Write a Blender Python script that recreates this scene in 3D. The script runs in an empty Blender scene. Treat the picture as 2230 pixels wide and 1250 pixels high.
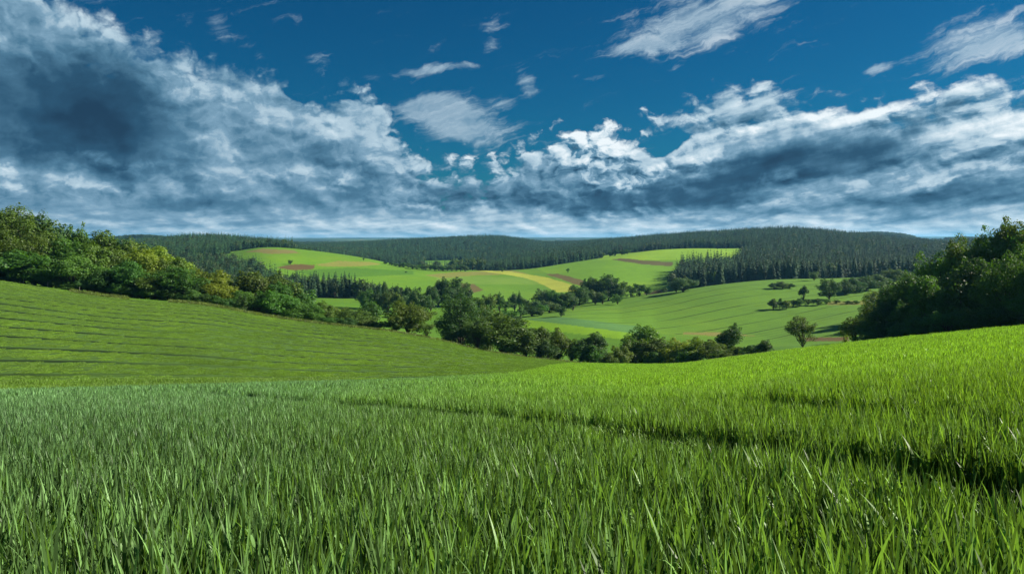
import bpy, math, random
import numpy as np
from mathutils import Vector

random.seed(7)
RNG = np.random.default_rng(11)
C = bpy.context.scene.collection
F = 1734.0      # focal length in photo pixels (28 mm lens on a 2230 px wide frame)
CX, HY = 1115.0, 517.0
SUN_AZ, SUN_EL = math.radians(80), math.radians(31)
WHEAT_H = 0.50

# ------------------------------------------------------------------ interpolation
def pchip(x, y, xq):
    x = np.asarray(x, float); y = np.asarray(y, float); xq = np.clip(xq, x[0], x[-1])
    h = np.diff(x); dl = np.diff(y) / h
    m = np.zeros_like(y)
    s = dl[:-1] * dl[1:] > 0
    w1 = 2*h[1:] + h[:-1]; w2 = h[1:] + 2*h[:-1]
    with np.errstate(divide='ignore', invalid='ignore'):
        mm = (w1 + w2) / (w1/dl[:-1] + w2/dl[1:])
    m[1:-1] = np.where(s, mm, 0)
    m[0], m[-1] = dl[0], dl[-1]
    i = np.clip(np.searchsorted(x, xq, side='right') - 1, 0, len(x) - 2)
    t = (xq - x[i]) / h[i]
    return ((1+2*t)*(1-t)**2*y[i] + t*(1-t)**2*h[i]*m[i] + t*t*(3-2*t)*y[i+1] + t*t*(t-1)*h[i]*m[i+1])

def sstep(a, b, x):
    t = np.clip((x - a) / (b - a), 0, 1)
    return t*t*(3 - 2*t)

# ------------------------------------------------------------------ value noise
_perm = RNG.random((256, 256))
def vnoise(x, y):
    xi = np.floor(x).astype(int); yi = np.floor(y).astype(int)
    fx = x - xi; fy = y - yi
    fx = fx*fx*(3-2*fx); fy = fy*fy*(3-2*fy)
    g = lambda a, b: _perm[a & 255, b & 255]
    return (g(xi, yi)*(1-fx)*(1-fy) + g(xi+1, yi)*fx*(1-fy) + g(xi, yi+1)*(1-fx)*fy + g(xi+1, yi+1)*fx*fy) * 2 - 1
def fbm(x, y, o=4):
    s = 0; a = 1; t = 0
    for k in range(o):
        s = s + a*vnoise(x*2**k + 17.3*k, y*2**k + 5.1*k); t += a; a *= .5
    return s / t

# ------------------------------------------------------------------ terrain: surveyed profile lines (bearing px, depth m, level)
LAY = [
 [(-700,45,905),(0,55,848),(400,60,838),(800,70,829),(1200,85,817),(1450,90,812),(1750,80,779),(2230,60,738),(2600,55,713),(3000,50,700)],
 [(-700,70,935),(0,72,859),(400,76,847),(800,86,834),(1200,105,815),(1450,115,807),(1750,105,773),(2230,80,728),(2600,75,705),(3000,70,692)],
 [(-700,90,900),(0,88,841),(400,92,834),(800,103,828),(1200,125,811),(1450,140,802),(1750,128,768),(2230,100,721),(2600,90,697),(3000,85,684)],
 [(-700,240,545),(-300,240,570),(0,230,611),(250,225,648),(440,225,664),(560,225,686),(700,230,706),(850,235,723),(950,238,741),(1050,240,765),(1200,240,786),(1320,235,796),(1450,200,797),(1600,175,781),(1750,155,763),(1900,140,746),(2230,120,716),(2600,110,690),(3000,105,675)],
 [(-700,300,590),(0,290,640),(440,290,700),(700,300,738),(950,310,772),(1200,315,803),(1320,300,806),(1450,275,806),(1600,250,790),(1750,225,765),(1900,210,758),(2230,200,750),(2600,200,730)],
 [(-700,420,590),(0,420,630),(440,420,670),(700,420,712),(950,400,735),(1200,390,755),(1450,360,765),(1600,340,768),(1750,320,751),(1900,310,748),(2230,300,742),(2600,300,720)],
 [(-700,560,580),(0,560,615),(440,560,655),(600,600,664),(700,600,662),(850,560,680),(950,500,698),(1150,470,697),(1220,460,695),(1450,430,728),(1700,400,741),(1900,370,738),(2230,360,728),(2600,360,700)],
 [(-700,750,575),(0,750,600),(440,720,640),(600,700,648),(700,700,648),(850,660,655),(950,600,668),(1050,600,672),(1150,600,682),(1220,620,671),(1300,640,658),(1400,640,647),(1500,640,632),(1600,650,618),(1700,670,611),(1900,680,606),(2230,680,600),(2600,680,590)],
 [(-700,850,570),(0,850,590),(440,820,625),(560,800,632),(700,780,640),(850,760,650),(950,740,655),(1050,740,655),(1150,760,655),(1250,780,652),(1350,780,650),(1450,780,640),(1500,780,630),(1600,800,617),(1700,820,612),(1900,850,606),(2050,850,600),(2230,850,590),(2600,850,580)],
 [(-700,1000,560),(0,1000,580),(440,950,600),(560,950,592),(700,950,605),(850,930,622),(950,900,630),(1050,900,632),(1150,920,632),(1250,950,620),(1350,950,612),(1450,950,612),(1500,950,602),(1600,1000,590),(1700,1050,585),(1900,1100,585),(2050,1100,580),(2230,1100,570),(2600,1100,560)],
 [(-700,1300,550),(0,1300,560),(330,1300,552),(440,1250,556),(530,1250,546),(560,1250,536),(640,1250,541),(720,1250,551),(800,1250,563),(870,1250,578),(950,1200,590),(1050,1180,592),(1150,1200,588),(1250,1250,572),(1350,1300,558),(1450,1400,542),(1550,1450,541),(1600,1400,545),(1700,1400,548),(1900,1400,550),(2050,1400,550),(2230,1400,545),(2600,1400,540)],
 [(-700,1550,545),(0,1550,552),(330,1550,545),(440,1550,540),(560,1500,545),(800,1500,578),(950,1500,592),(1050,1500,590),(1150,1500,580),(1250,1550,562),(1350,1600,552),(1450,1650,544),(1550,1700,543),(1600,1700,532),(1700,1700,522),(1900,1700,530),(2050,1700,548),(2230,1700,550),(2600,1700,545)],
 [(-700,2000,535),(0,2000,537),(260,2000,534),(330,2000,533),(440,1900,524),(520,1900,527),(600,1900,540),(640,2200,547),(700,2600,542),(800,2800,536),(900,2900,529),(1000,3000,524),(1080,3000,520),(1150,3000,531),(1200,2800,541),(1300,2500,534),(1400,2300,526),(1480,2200,520),(1600,2100,515),(1700,2100,508),(1800,2100,515),(1900,2100,526),(2000,2100,538),(2060,2100,545),(2230,2100,545),(2600,2100,540)],
 [(-700,4300,525),(200,3300,528),(275,3200,521),(310,3200,517),(345,3200,522),(400,3600,528),(700,4300,533),(900,4300,531),(1200,4300,531),(1700,4300,527),(1830,4400,520),(1870,4500,512),(1950,4500,511),(1985,4500,518),(2010,4400,527),(2075,3900,527),(2095,3900,516),(2115,3900,524),(2160,3900,527),(2600,4300,526)],
 [(-700,7500,524),(600,7500,524.5),(1200,7500,525),(2000,7500,523),(2600,7500,523)],
 [(-700,12000,520),(600,12000,521),(760,12000,519.5),(900,12000,521),(1150,12000,519),(1250,12000,518.6),(1400,12000,520),(2000,12000,518),(2600,12000,519)],
 [(-700,19000,517.6),(620,19000,519),(800,19000,518),(1100,19000,517.4),(1300,19000,517.6),(2000,19000,515.5),(2230,19000,515),(2600,19000,516)],
]
PXK = np.arange(-700, 3001, 8.0)
LD = np.array([pchip([p[0] for p in l], [p[1] for p in l], PXK) for l in LAY])
LZ = np.array([-(pchip([p[0] for p in l], [p[2] for p in l], PXK) - HY) / F for l in LAY]) * LD
_k = np.exp(-.5*(np.arange(-12, 13)/4.0)**2); _k /= _k.sum()
for _i in range(4, len(LAY)):
    for _T in (LD, LZ): _T[_i] = np.convolve(np.pad(_T[_i], 12, mode='edge'), _k, mode='valid')
LZ[0:1] -= WHEAT_H; LZ[1] -= .2
# near ground is one tilted plane; start each profile on it
def plane(x, y):
    return -1.5 - 0.131*y + 0.048*x
def prof_tables():
    n = len(PXK); D = [np.zeros(n)]; Z = [np.full(n, -1.5)]
    U = (PXK - CX)/F
    for d in (4.0, 14.0):
        lin = -1.5 + (LZ[0] + 1.5) * d / LD[0]
        D.append(np.full(n, d)); Z.append(lin)
    return np.vstack([np.array(D), LD]), np.vstack([np.array(Z), LZ])
TD, TZ = prof_tables()
def _slopes():
    h = np.diff(TD, axis=0); dl = np.diff(TZ, axis=0) / h
    m = np.zeros_like(TZ)
    w1 = 2*h[1:] + h[:-1]; w2 = h[1:] + 2*h[:-1]
    a, b = dl[:-1], dl[1:]
    with np.errstate(divide='ignore', invalid='ignore'):
        mm = (w1 + w2)/(w1/a + w2/b)
    m[1:-1] = np.where(a*b > 0, mm, 0)
    m[0], m[-1] = dl[0], dl[-1]
    return m
TM = _slopes()
def _hcol(k, d):
    """height at column index k (int array) and depth d"""
    dd = np.clip(d, 0, TD[-1, k])
    i = np.zeros(k.shape, int)
    for r in range(1, len(TD)-1):
        i = np.where(dd >= TD[r, k], r, i)
    x0 = TD[i, k]; h = TD[i+1, k] - x0; t = (dd - x0)/h
    return ((1+2*t)*(1-t)**2*TZ[i, k] + t*(1-t)**2*h*TM[i, k] + t*t*(3-2*t)*TZ[i+1, k] + t*t*(t-1)*h*TM[i+1, k])
def H(x, y):
    x = np.atleast_1d(np.asarray(x, float)); y = np.atleast_1d(np.asarray(y, float))
    r = np.hypot(x, y); az = np.arctan2(x, y)
    azc = np.clip(az, -0.80, 0.80)
    px = CX + F*np.tan(azc)
    d = np.where(np.abs(az) < 0.80, y, r*math.cos(0.80))
    q = (np.clip(px, PXK[0], PXK[-1] - .01) - PXK[0]) / 8.0
    k = np.floor(q).astype(int); t = q - k
    z = _hcol(k, d)*(1-t) + _hcol(np.minimum(k+1, len(PXK)-1), d)*t
    w = np.maximum(sstep(.78, 1.25, np.abs(az)), 0)
    zp = -1.5 + np.where(y > 0, -.131*y, -.10*y/(1+np.abs(y)/60)) + .048*x/(1+np.abs(x)/150)
    far = np.minimum(r, 300)
    zb = zp*np.exp(-np.maximum(r-300, 0)/900) + -12*(1-np.exp(-np.maximum(r-300, 0)/900))
    z = z*(1-w) + zb*w
    amp = sstep(60, 900, r)*1.2
    z = z + amp*fbm(x/120.0, y/120.0, 3) + .05*sstep(3, 20, r)*fbm(x/6.0, y/6.0, 2) + sstep(2500, 9000, r)*14*fbm(x/1500., y/900., 4)
    return z
def h1(x, y): return float(H(x, y)[0])
def to_px(x, y): return CX + F*x/y
def at(px, d):
    x = (px - CX)/F*d
    return x, d, h1(x, d)

def dsolve(px, base, lo, hi):
    """the distance at which the ground on this bearing stands at this level"""
    d = np.linspace(lo, hi, 300); py = HY - F*H((px-CX)/F*d, d)/d
    return float(d[np.argmin(np.abs(py - base))])

# ------------------------------------------------------------------ node helpers
class S:
    """socket expression for building shader maths"""
    def __init__(s, tree, sock): s.t = tree; s.s = sock
    def _m(s, op, *a, clamp=False):
        n = s.t.nodes.new('ShaderNodeMath'); n.operation = op; n.use_clamp = clamp
        for i, v in enumerate((s,) + a):
            if isinstance(v, S): s.t.links.new(v.s, n.inputs[i])
            else: n.inputs[i].default_value = v
        return S(s.t, n.outputs[0])
    def __add__(s, o): return s._m('ADD', o)
    __radd__ = __add__
    def __sub__(s, o): return s._m('SUBTRACT', o)
    def __rsub__(s, o): return (s*-1.0) + o
    def __mul__(s, o): return s._m('MULTIPLY', o)
    __rmul__ = __mul__
    def __truediv__(s, o): return s._m('DIVIDE', o)
    def mx(s, o): return s._m('MAXIMUM', o)
    def mn(s, o): return s._m('MINIMUM', o)
    def clamp(s): return s._m('ADD', 0.0, clamp=True)
    def abs(s): return s._m('ABSOLUTE')
    def pow(s, p): return s._m('POWER', p)
    def ss(s, a, b, c=0.0, d=1.0):
        n = s.t.nodes.new('ShaderNodeMapRange'); n.interpolation_type = 'SMOOTHSTEP'
        s.t.links.new(s.s, n.inputs[0])
        for i, v in enumerate((a, b, c, d)):
            if isinstance(v, S): s.t.links.new(v.s, n.inputs[i+1])
            else: n.inputs[i+1].default_value = v
        return S(s.t, n.outputs[0])
    def lin(s, a, b, c=0.0, d=1.0):
        n = s.t.nodes.new('ShaderNodeMapRange'); s.t.links.new(s.s, n.inputs[0])
        for i, v in enumerate((a, b, c, d)): n.inputs[i+1].default_value = v
        return S(s.t, n.outputs[0])
def comb(t, x, y, z=0.0):
    n = t.nodes.new('ShaderNodeCombineXYZ')
    for i, v in enumerate((x, y, z)):
        if isinstance(v, S): t.links.new(v.s, n.inputs[i])
        else: n.inputs[i].default_value = v
    return S(t, n.outputs[0])
def noise(t, vec, scale, detail=4.0, rough=.5, dist=0.0, out=0, dims='2D', lac=2.0):
    n = t.nodes.new('ShaderNodeTexNoise'); n.noise_dimensions = dims
    if vec is not None: t.links.new(vec.s, n.inputs['Vector'])
    n.inputs['Scale'].default_value = scale; n.inputs['Detail'].default_value = detail
    n.inputs['Roughness'].default_value = rough; n.inputs['Distortion'].default_value = dist
    n.inputs['Lacunarity'].default_value = lac
    return S(t, n.outputs[out])
def mapping(t, vec, loc=(0,0,0), rot=0.0, scale=(1,1,1), kind='POINT'):
    n = t.nodes.new('ShaderNodeMapping'); n.vector_type = kind
    t.links.new(vec.s, n.inputs[0])
    n.inputs[1].default_value = loc; n.inputs[2].default_value = (0,0,rot); n.inputs[3].default_value = scale
    return S(t, n.outputs[0])
def vmath(t, op, a, b=None, out=0):
    n = t.nodes.new('ShaderNodeVectorMath'); n.operation = op
    for i, v in enumerate((a, b)):
        if v is None: continue
        if isinstance(v, S): t.links.new(v.s, n.inputs[i])
        elif isinstance(v, (int, float)): n.inputs['Scale'].default_value = v
        else: n.inputs[i].default_value = v
    return S(t, n.outputs[out])
def vscale(t, v, k):
    n = t.nodes.new('ShaderNodeVectorMath'); n.operation = 'SCALE'
    t.links.new(v.s, n.inputs[0])
    if isinstance(k, S): t.links.new(k.s, n.inputs['Scale'])
    else: n.inputs['Scale'].default_value = k
    return S(t, n.outputs[0])
def mixc(t, fac, a, b, mode='MIX'):
    n = t.nodes.new('ShaderNodeMix'); n.data_type = 'RGBA'; n.blend_type = mode
    def put(i, v):
        if isinstance(v, S): t.links.new(v.s, n.inputs[i])
        elif isinstance(v, (int, float)): n.inputs[i].default_value = v
        else: n.inputs[i].default_value = (*v[:3], 1)
    put(0, fac); put(6, a); put(7, b)
    return S(t, n.outputs[2])
def curve(t, fac, pts, lo, hi):
    """float curve through (x, y) points, x in 0..1, y scaled lo..hi"""
    n = t.nodes.new('ShaderNodeFloatCurve'); t.links.new(fac.s, n.inputs['Value'])
    c = n.mapping.curves[0]; pts = sorted(pts)
    c.points[0].location = (pts[0][0], (pts[0][1]-lo)/(hi-lo)); c.points[1].location = (pts[-1][0], (pts[-1][1]-lo)/(hi-lo))
    for p in pts[1:-1]: c.points.new(p[0], (p[1]-lo)/(hi-lo))
    n.mapping.update()
    return S(t, n.outputs[0]).lin(0, 1, lo, hi)
def new_mat(name):
    m = bpy.data.materials.new(name); m.use_nodes = True; t = m.node_tree; t.nodes.clear()
    o = t.nodes.new('ShaderNodeOutputMaterial')
    return m, t, o
def rgb(t, c):
    n = t.nodes.new('ShaderNodeRGB'); n.outputs[0].default_value = (*c, 1); return S(t, n.outputs[0])

# ------------------------------------------------------------------ camera
cam_d = bpy.data.cameras.new('camera'); cam = bpy.data.objects.new('camera', cam_d); C.objects.link(cam)
cam.location = (0, 0, 0); cam.rotation_euler = (math.radians(90), 0, 0)
cam_d.sensor_width = 36; cam_d.lens = 36*F/2230
cam_d.shift_y = -(625 - HY)/2230
cam_d.clip_start = .05; cam_d.clip_end = 100000
sc = bpy.context.scene; sc.camera = cam
sc.view_settings.view_transform = 'Standard'; sc.view_settings.look = 'None'; sc.view_settings.gamma = 1
sc.view_settings.exposure = 1.05
sc.render.engine = 'CYCLES'
sc.cycles.use_denoising = True; sc.cycles.denoiser = 'OPENIMAGEDENOISE'; sc.cycles.denoising_input_passes = 'RGB_ALBEDO_NORMAL'; sc.cycles.denoising_prefilter = 'ACCURATE'
sc.cycles.max_bounces = 8; sc.cycles.diffuse_bounces = 3; sc.cycles.transmission_bounces = 4; sc.cycles.glossy_bounces = 2
sc.cycles.volume_bounces = 0; sc.cycles.transparent_max_bounces = 8
sc.cycles.sample_clamp_indirect = 4

# ------------------------------------------------------------------ sun
sd = bpy.data.lights.new('sun', 'SUN'); sd.energy = 5.0; sd.angle = math.radians(.53); sd.color = (1, .93, .80)
so = bpy.data.objects.new('sun', sd); C.objects.link(so)
sv = Vector((math.sin(SUN_AZ)*math.cos(SUN_EL), math.cos(SUN_AZ)*math.cos(SUN_EL), math.sin(SUN_EL)))
so.rotation_euler = sv.to_track_quat('Z', 'Y').to_euler(); so.location = sv*200

# ------------------------------------------------------------------ sky and clouds (world)
w = bpy.data.worlds.new('World'); sc.world = w; w.use_nodes = True; t = w.node_tree; t.nodes.clear()
w.cycles.sampling_method = 'MANUAL'; w.cycles.sample_map_resolution = 512
out = t.nodes.new('ShaderNodeOutputWorld'); bg = t.nodes.new('ShaderNodeBackground')
t.links.new(bg.outputs[0], out.inputs[0]); bg.inputs[1].default_value = .05
sky = t.nodes.new('ShaderNodeTexSky'); sky.sky_type = 'NISHITA'; sky.sun_disc = False
sky.sun_elevation = SUN_EL; sky.sun_rotation = SUN_AZ; sky.altitude = 400
sky.air_density = 1.0; sky.dust_density = .6; sky.ozone_density = 3.0
tc = t.nodes.new('ShaderNodeTexCoord')
sep = t.nodes.new('ShaderNodeSeparateXYZ'); t.links.new(tc.outputs['Generated'], sep.inputs[0])
X, Y, Z = (S(t, sep.outputs[i]) for i in range(3))
AZ = X._m('ARCTAN2', Y)
EL = Z._m('ARCSINE')
def ae(px, py):
    u = (px-CX)/F; v = (HY-py)/F
    return math.atan(u), math.atan(v/math.hypot(1, u))
P0 = comb(t, AZ, EL)
# gentle warp, so that no outline is smooth
wz = noise(t, P0, 9, 5, .6, out=1)
warp = vmath(t, 'SUBTRACT', wz, (.5, .5, .5))
warp = vmath(t, 'MULTIPLY', warp, (1, 1, 0))
WARP = vmath(t, 'ADD', P0, vscale(t, warp, .075))
WARP2 = vmath(t, 'ADD', P0, vscale(t, warp, .03))
def blob(px, py, rx, ry, ang=0.0, P=None, soft=1.0):
    a, e = ae(px, py)
    m = mapping(t, P or WARP, loc=(a, e, 0), rot=math.radians(ang), scale=(rx/F, ry/F, 1), kind='TEXTURE')
    n2 = m
    l = vmath(t, 'LENGTH', n2, out=1)
    return l.ss(1.0, 1.0 - soft)
def vblobs(lst, P=None):
    acc = None
    for b in lst:
        v = blob(*b[:4], b[4], P=P, soft=(b[6] if len(b) > 6 else 1.0))*b[5]
        acc = v if acc is None else acc + v
    return acc
A01 = AZ.lin(-.8, .8, 0, 1)
def acurve(pts, lo=-.05, hi=.5):
    pp = []
    for px, py in pts:
        a, e = ae(px, py); pp.append(((a+.8)/1.6, min(max(e, lo), hi)))
    return curve(t, A01, pp, lo, hi)
sepw = t.nodes.new('ShaderNodeSeparateXYZ'); t.links.new(WARP2.s, sepw.inputs[0])
ELw = S(t, sepw.outputs[1])
# texture coordinates: features flatten towards the horizon
LE = (EL.mx(-.03) + .06)._m('LOGARITHM', math.e)
CP = comb(t, AZ*3.0, LE*.28 + EL*2.9, 0.0)
# stretched, slanted coordinates for the wind-drawn clouds on the right
ROT = mapping(t, comb(t, AZ*3.0, EL*5.5), rot=math.radians(-24), scale=(1.0, 1.0, 1))
ROT = vmath(t, 'MULTIPLY', mapping(t, comb(t, AZ*3.0, EL*5.0), rot=math.radians(-20)), (1.0, 3.2, 1))
SUNOFF = (.035, .055, 0)
def puff(P, scale, det=9, rough=.58):
    n = noise(t, P, scale, det, rough, dist=.08)
    return n
n1 = puff(CP, 2.5, 9, .51); n1s = puff(vmath(t, 'ADD', CP, SUNOFF), 2.5, 5, .48)
r1 = puff(ROT, 2.2, 10, .57); r1s = puff(vmath(t, 'ADD', ROT, (.03, .16, 0)), 2.2, 6, .53)
RIGHT = AZ.ss(ae(1330, 0)[0], ae(1600, 0)[0])
n = n1*(1-RIGHT) + r1*RIGHT
ns = n1s*(1-RIGHT) + r1s*RIGHT
fine = noise(t, vmath(t, 'MULTIPLY', CP, (1, 1, 1)), 11, 7, .62, dist=.15)
vor = t.nodes.new('ShaderNodeTexVoronoi'); vor.feature = 'F1'; vor.voronoi_dimensions = '2D'; vor.inputs['Scale'].default_value = 9
vor.inputs['Detail'].default_value = 3; vor.inputs['Roughness'].default_value = .55
vw = vmath(t, 'ADD', CP, vscale(t, vmath(t, 'SUBTRACT', noise(t, CP, 7, 4, .6, out=1), (.5,.5,.5)), .12))
t.links.new(vw.s, vor.inputs['Vector']); V1 = S(t, vor.outputs['Distance'])
vor2 = t.nodes.new('ShaderNodeTexVoronoi'); vor2.feature = 'F1'; vor2.voronoi_dimensions = '2D'; vor2.inputs['Scale'].default_value = 9
vor2.inputs['Detail'].default_value = 3; vor2.inputs['Roughness'].default_value = .55
t.links.new(vmath(t, 'ADD', vw, (.018, .030, 0)).s, vor2.inputs['Vector']); V2 = S(t, vor2.outputs['Distance'])
billow_light = (V2 - V1)          # >0 on the sunny side of each head

# --- cover: below this line of elevation the bank of cloud is closed
top = acurve([(-300,-250),(0,-120),(150,-10),(205,45),(300,72),(480,112),(620,138),(700,185),(780,182),(850,215),(885,285),(925,318),(1020,322),(1095,312),(1125,285),(1160,258),(1210,242),(1290,236),(1375,250),(1420,238),(1540,205),(1660,182),(1720,205),(1850,195),(2000,182),(2120,166),(2300,178),(2700,150)])
holes = vblobs([(1445,322,85,36,12,1.5),(655,205,55,16,-8,1.0),(905,300,70,45,-20,.35),(850,300,26,14,0,.5),(45,372,70,10,-6,1.0),(830,345,45,18,10,.4),(760,215,60,14,12,.35)], P=WARP2)
solid = (top - ELw)*16.0 + (n - .5)*(AZ.ss(-.35, .0)*.8 + 1.5 - RIGHT*1.05) + (fine - .5)*.55 + (.42 - V1)*(AZ.ss(-.35, .0)*.5 + .4 - RIGHT*.5) - holes*1.35
dens = solid.ss(-.10, .40)

# --- brightness field of the bank: big dark bases and bright heads
dark = vblobs([
  (110,230,420,150,-6,.62),(250,290,230,70,-4,.30),(130,345,260,26,-3,.30),(420,345,230,24,0,.12),(560,300,200,40,5,.12),
  (330,455,700,40,0,.22),(1050,420,190,52,6,.42),(1250,440,240,45,4,.40),(1210,395,120,50,0,.25),(1500,425,330,45,4,.42),(1790,340,330,60,12,.55),
  (1640,380,170,45,8,.30),(1960,300,130,40,15,.30),(2050,420,350,35,4,.40),(1560,235,90,18,18,.22),(1530,265,110,10,20,.15),(760,410,130,35,0,.18),(650,345,150,30,-10,.15)])
lite = vblobs([
  (1280,285,150,70,0,.55),(1190,300,60,50,10,.22),(1330,330,80,80,0,.34),(1400,395,80,30,18,.50),(1480,368,110,20,12,.45),(1030,345,110,22,3,.32),
  (740,385,75,38,5,.42),(720,295,110,45,8,.30),(560,250,110,40,-25,.12),(420,190,150,60,-25,.16),(230,60,200,60,-15,.22),(240,345,150,16,-2,.35),
  (215,395,120,16,0,.24),(30,405,60,18,0,.45),(15,372,50,12,-10,.5),(600,385,70,25,0,.30),(900,375,70,25,10,.22),(1650,215,60,20,18,.2),
  (1500,290,130,30,14,.30),(1760,262,300,26,13,.45),(2010,215,220,36,12,.40),(2200,255,230,80,8,.50),(1620,300,150,24,16,.30),(1680,395,110,22,8,.28),(2180,345,130,22,5,.40),(2040,395,120,9,8,.4),
  (1900,215,260,22,10,.28),(1560,355,50,14,14,.3),(690,245,60,50,0,.15),(480,300,90,50,-20,.12)])
CEN = AZ.ss(ae(750,0)[0], ae(1050,0)[0])                     # crisp heads right of here, soft cloud to the left
relief = (n - ns)*(CEN*1.0 + 2.0) + (fine - .5)*(CEN*.14 + .08) + billow_light*(CEN*.9*(1-RIGHT*.7) + .55)
lite = lite.mn(.62)
edge = solid.ss(1.5, .1)*AZ.ss(ae(800,0)[0], ae(1150,0)[0], .10, .46)
shade = (lite*.58 - dark*.66 + edge*.36 + .53 + relief*(1.0 - RIGHT*.25)*((lite - dark*.5)*1.0 + .40).mx(.12) + (n-.5)*.55)
shade = shade - (shade - .74).mx(0.0)*.55
# --- low bands of far cloud along the horizon
BP = comb(t, AZ*5.0, (EL.mx(-.01) + .05)._m('LOGARITHM', math.e)*1.25)
bn = noise(t, BP, 3.4, 8, .58, dist=.1); bns = noise(t, vmath(t, 'ADD', BP, (.05, .07, 0)), 3.4, 5, .55, dist=.1)
band = (EL*-1.0 + (n-.5)*.045 + (bn-.5)*.02).ss(-.044, -.016)
lowshade = .71 + (bn-.5)*.40 + (bn - bns)*.60 + EL.ss(.022, .0)*.10
lowshade = lowshade - AZ.ss(-.15, -.5)*.12
shade2 = shade*(1-band) + lowshade*band
dens2 = dens.mx(band*(bn.ss(.28, .50)))
# --- thin high cloud
c1 = mapping(t, P0, rot=math.radians(-17)); c1 = vmath(t, 'MULTIPLY', c1, (5, 26, 1))
c1 = vmath(t, 'ADD', c1, vscale(t, vmath(t, 'SUBTRACT', noise(t, P0, 12, 4, .6, out=1), (.5,.5,.5)), .8))
cn = noise(t, c1, 2.2, 8, .66)
cir = vblobs([(1540,40,300,85,14,1.2),(1400,100,120,25,5,.7),(945,150,150,20,6,.9),(1075,85,40,60,-30,.55),(1140,185,35,50,20,.8),(1290,160,80,16,-4,.6),
  (2100,85,190,60,18,.85),(1915,140,42,20,8,1.1),(2200,90,120,40,15,.8),(2130,130,130,40,10,.6),(1010,270,160,85,-10,1.5),(930,240,110,55,6,1.3),(700,130,60,50,-30,.55),
  (480,60,40,50,20,.55),(415,50,30,30,0,.55),(810,170,60,20,-5,.5),(560,120,60,30,-20,.5),(1470,150,45,10,20,.55),(1100,225,50,25,0,.6),(1750,205,120,20,10,.5)], P=WARP2)
cirA = (cir*1.0 + (cn - .5)*2.0 - .22).ss(0.0, .9).mn(1.0)*.66
cirS = .70 + (cn-.5)*.6 + AZ.ss(-.1, .4)*.12

# colours (sky radiance units; the background is scaled by 0.1)
def ramp(t, fac, stops):
    n_ = t.nodes.new('ShaderNodeValToRGB'); t.links.new(fac.s, n_.inputs[0])
    cr = n_.color_ramp; cr.interpolation = 'LINEAR'
    cr.elements[0].position, cr.elements[0].color = stops[0][0], (*stops[0][1], 1)
    cr.elements[1].position, cr.elements[1].color = stops[-1][0], (*stops[-1][1], 1)
    for p, c in stops[1:-1]:
        e = cr.elements.new(p); e.color = (*c, 1)
    return S(t, n_.outputs[0])
CLD = [(0.0,(.014,.048,.098)),(.18,(.024,.086,.160)),(.40,(.078,.195,.305)),(.60,(.20,.355,.485)),(.80,(.48,.63,.73)),(1.0,(.84,.92,.96))]
ccol = vscale(t, ramp(t, shade2, CLD), 10.0)
cicol = vscale(t, ramp(t, cirS, CLD), 10.0)
hs = t.nodes.new('ShaderNodeHueSaturation'); hs.inputs['Hue'].default_value = .493; hs.inputs['Saturation'].default_value = 1.15; hs.inputs['Value'].default_value = .72
t.links.new(sky.outputs[0], hs.inputs['Color'])
skyc = mixc(t, 1.0, S(t, hs.outputs[0]), (.055, .47, .69), 'MULTIPLY')
full = mixc(t, cirA, skyc, cicol)
full = mixc(t, dens2, full, ccol)
t.links.new(full.s, bg.inputs[0])
# ------------------------------------------------------------------ materials for the ground
def attr(t, name, kind='GEOMETRY', out='Fac'):
    n = t.nodes.new('ShaderNodeAttribute'); n.attribute_name = name; n.attribute_type = kind
    return S(t, n.outputs[out])
def gpos(t):
    return S(t, t.nodes.new('ShaderNodeNewGeometry').outputs['Position'])
def bump(t, h, strength, dist):
    n = t.nodes.new('ShaderNodeBump'); n.inputs['Strength'].default_value = strength; n.inputs['Distance'].default_value = dist
    t.links.new(h.s, n.inputs['Height']); return S(t, n.outputs[0])
def bsdf(t, o, col, rough=.9, nrm=None, spec=.25, sheen=0):
    b = t.nodes.new('ShaderNodeBsdfPrincipled'); t.links.new(col.s, b.inputs['Base Color'])
    b.inputs['Roughness'].default_value = rough; b.inputs['Specular IOR Level'].default_value = spec
    if nrm is not None: t.links.new(nrm.s, b.inputs['Normal'])
    t.links.new(b.outputs[0], o.inputs[0]); return b

# The fields differ by crop: colour comes from the attribute "crop", tractor lines from the metre count "rows"
def crop_mat(name, lines=0.0, grain=1.0, spacing=16.0, fine=1.6, hw=1.0):
    m, t, o = new_mat(name)
    p = gpos(t)
    c = attr(t, 'crop', out='Color')
    big = noise(t, p, .012, 4, .55, dims='3D'); med = noise(t, p, .09, 4, .6, dims='3D'); sm = noise(t, p, 1.3, 3, .6, dims='3D')
    v = .72 + big*.32 + (med-.5)*.30 + (sm-.5)*.5*grain
    col = vscale(t, c, v)
    col = mixc(t, (big.ss(.45, .7)*.35), col, vscale(t, mixc(t, 1.0, c, (1.35, 1.0, .8), 'MULTIPLY'), v))
    if lines:
        r = attr(t, 'rows')
        wob = (noise(t, p, .05, 2, .5, dims='3D')-.5)*.8
        f = ((r + wob)/spacing)._m('FRACT')
        ln = (f - .5).abs()
        a = ln.ss(hw*1.3/spacing, hw*.7/spacing)                     # the pair of wheel tracks reads as one dark line from afar
        lv = noise(t, p, .02, 2, .5, dims='3D').ss(.30, .6)
        fr = (r/fine)._m('FRACT'); fl = (fr-.5).abs().ss(.28, .05)
        fl = fl*noise(t, p, .03, 2, .5, dims='3D').ss(.4, .65)
        col = mixc(t, a*lv*lines, col, (.012, .028, .006))
        col = mixc(t, fl*.30, col, (.015, .035, .008))
        hgt = sm*.25 + med*.3 - a*1.2
    else:
        hgt = sm*.25 + med*.3
    bsdf(t, o, col, .95, bump(t, hgt, .8, .6), .12)
    return m
M_CROP = crop_mat('young_crop', 0)
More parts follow.
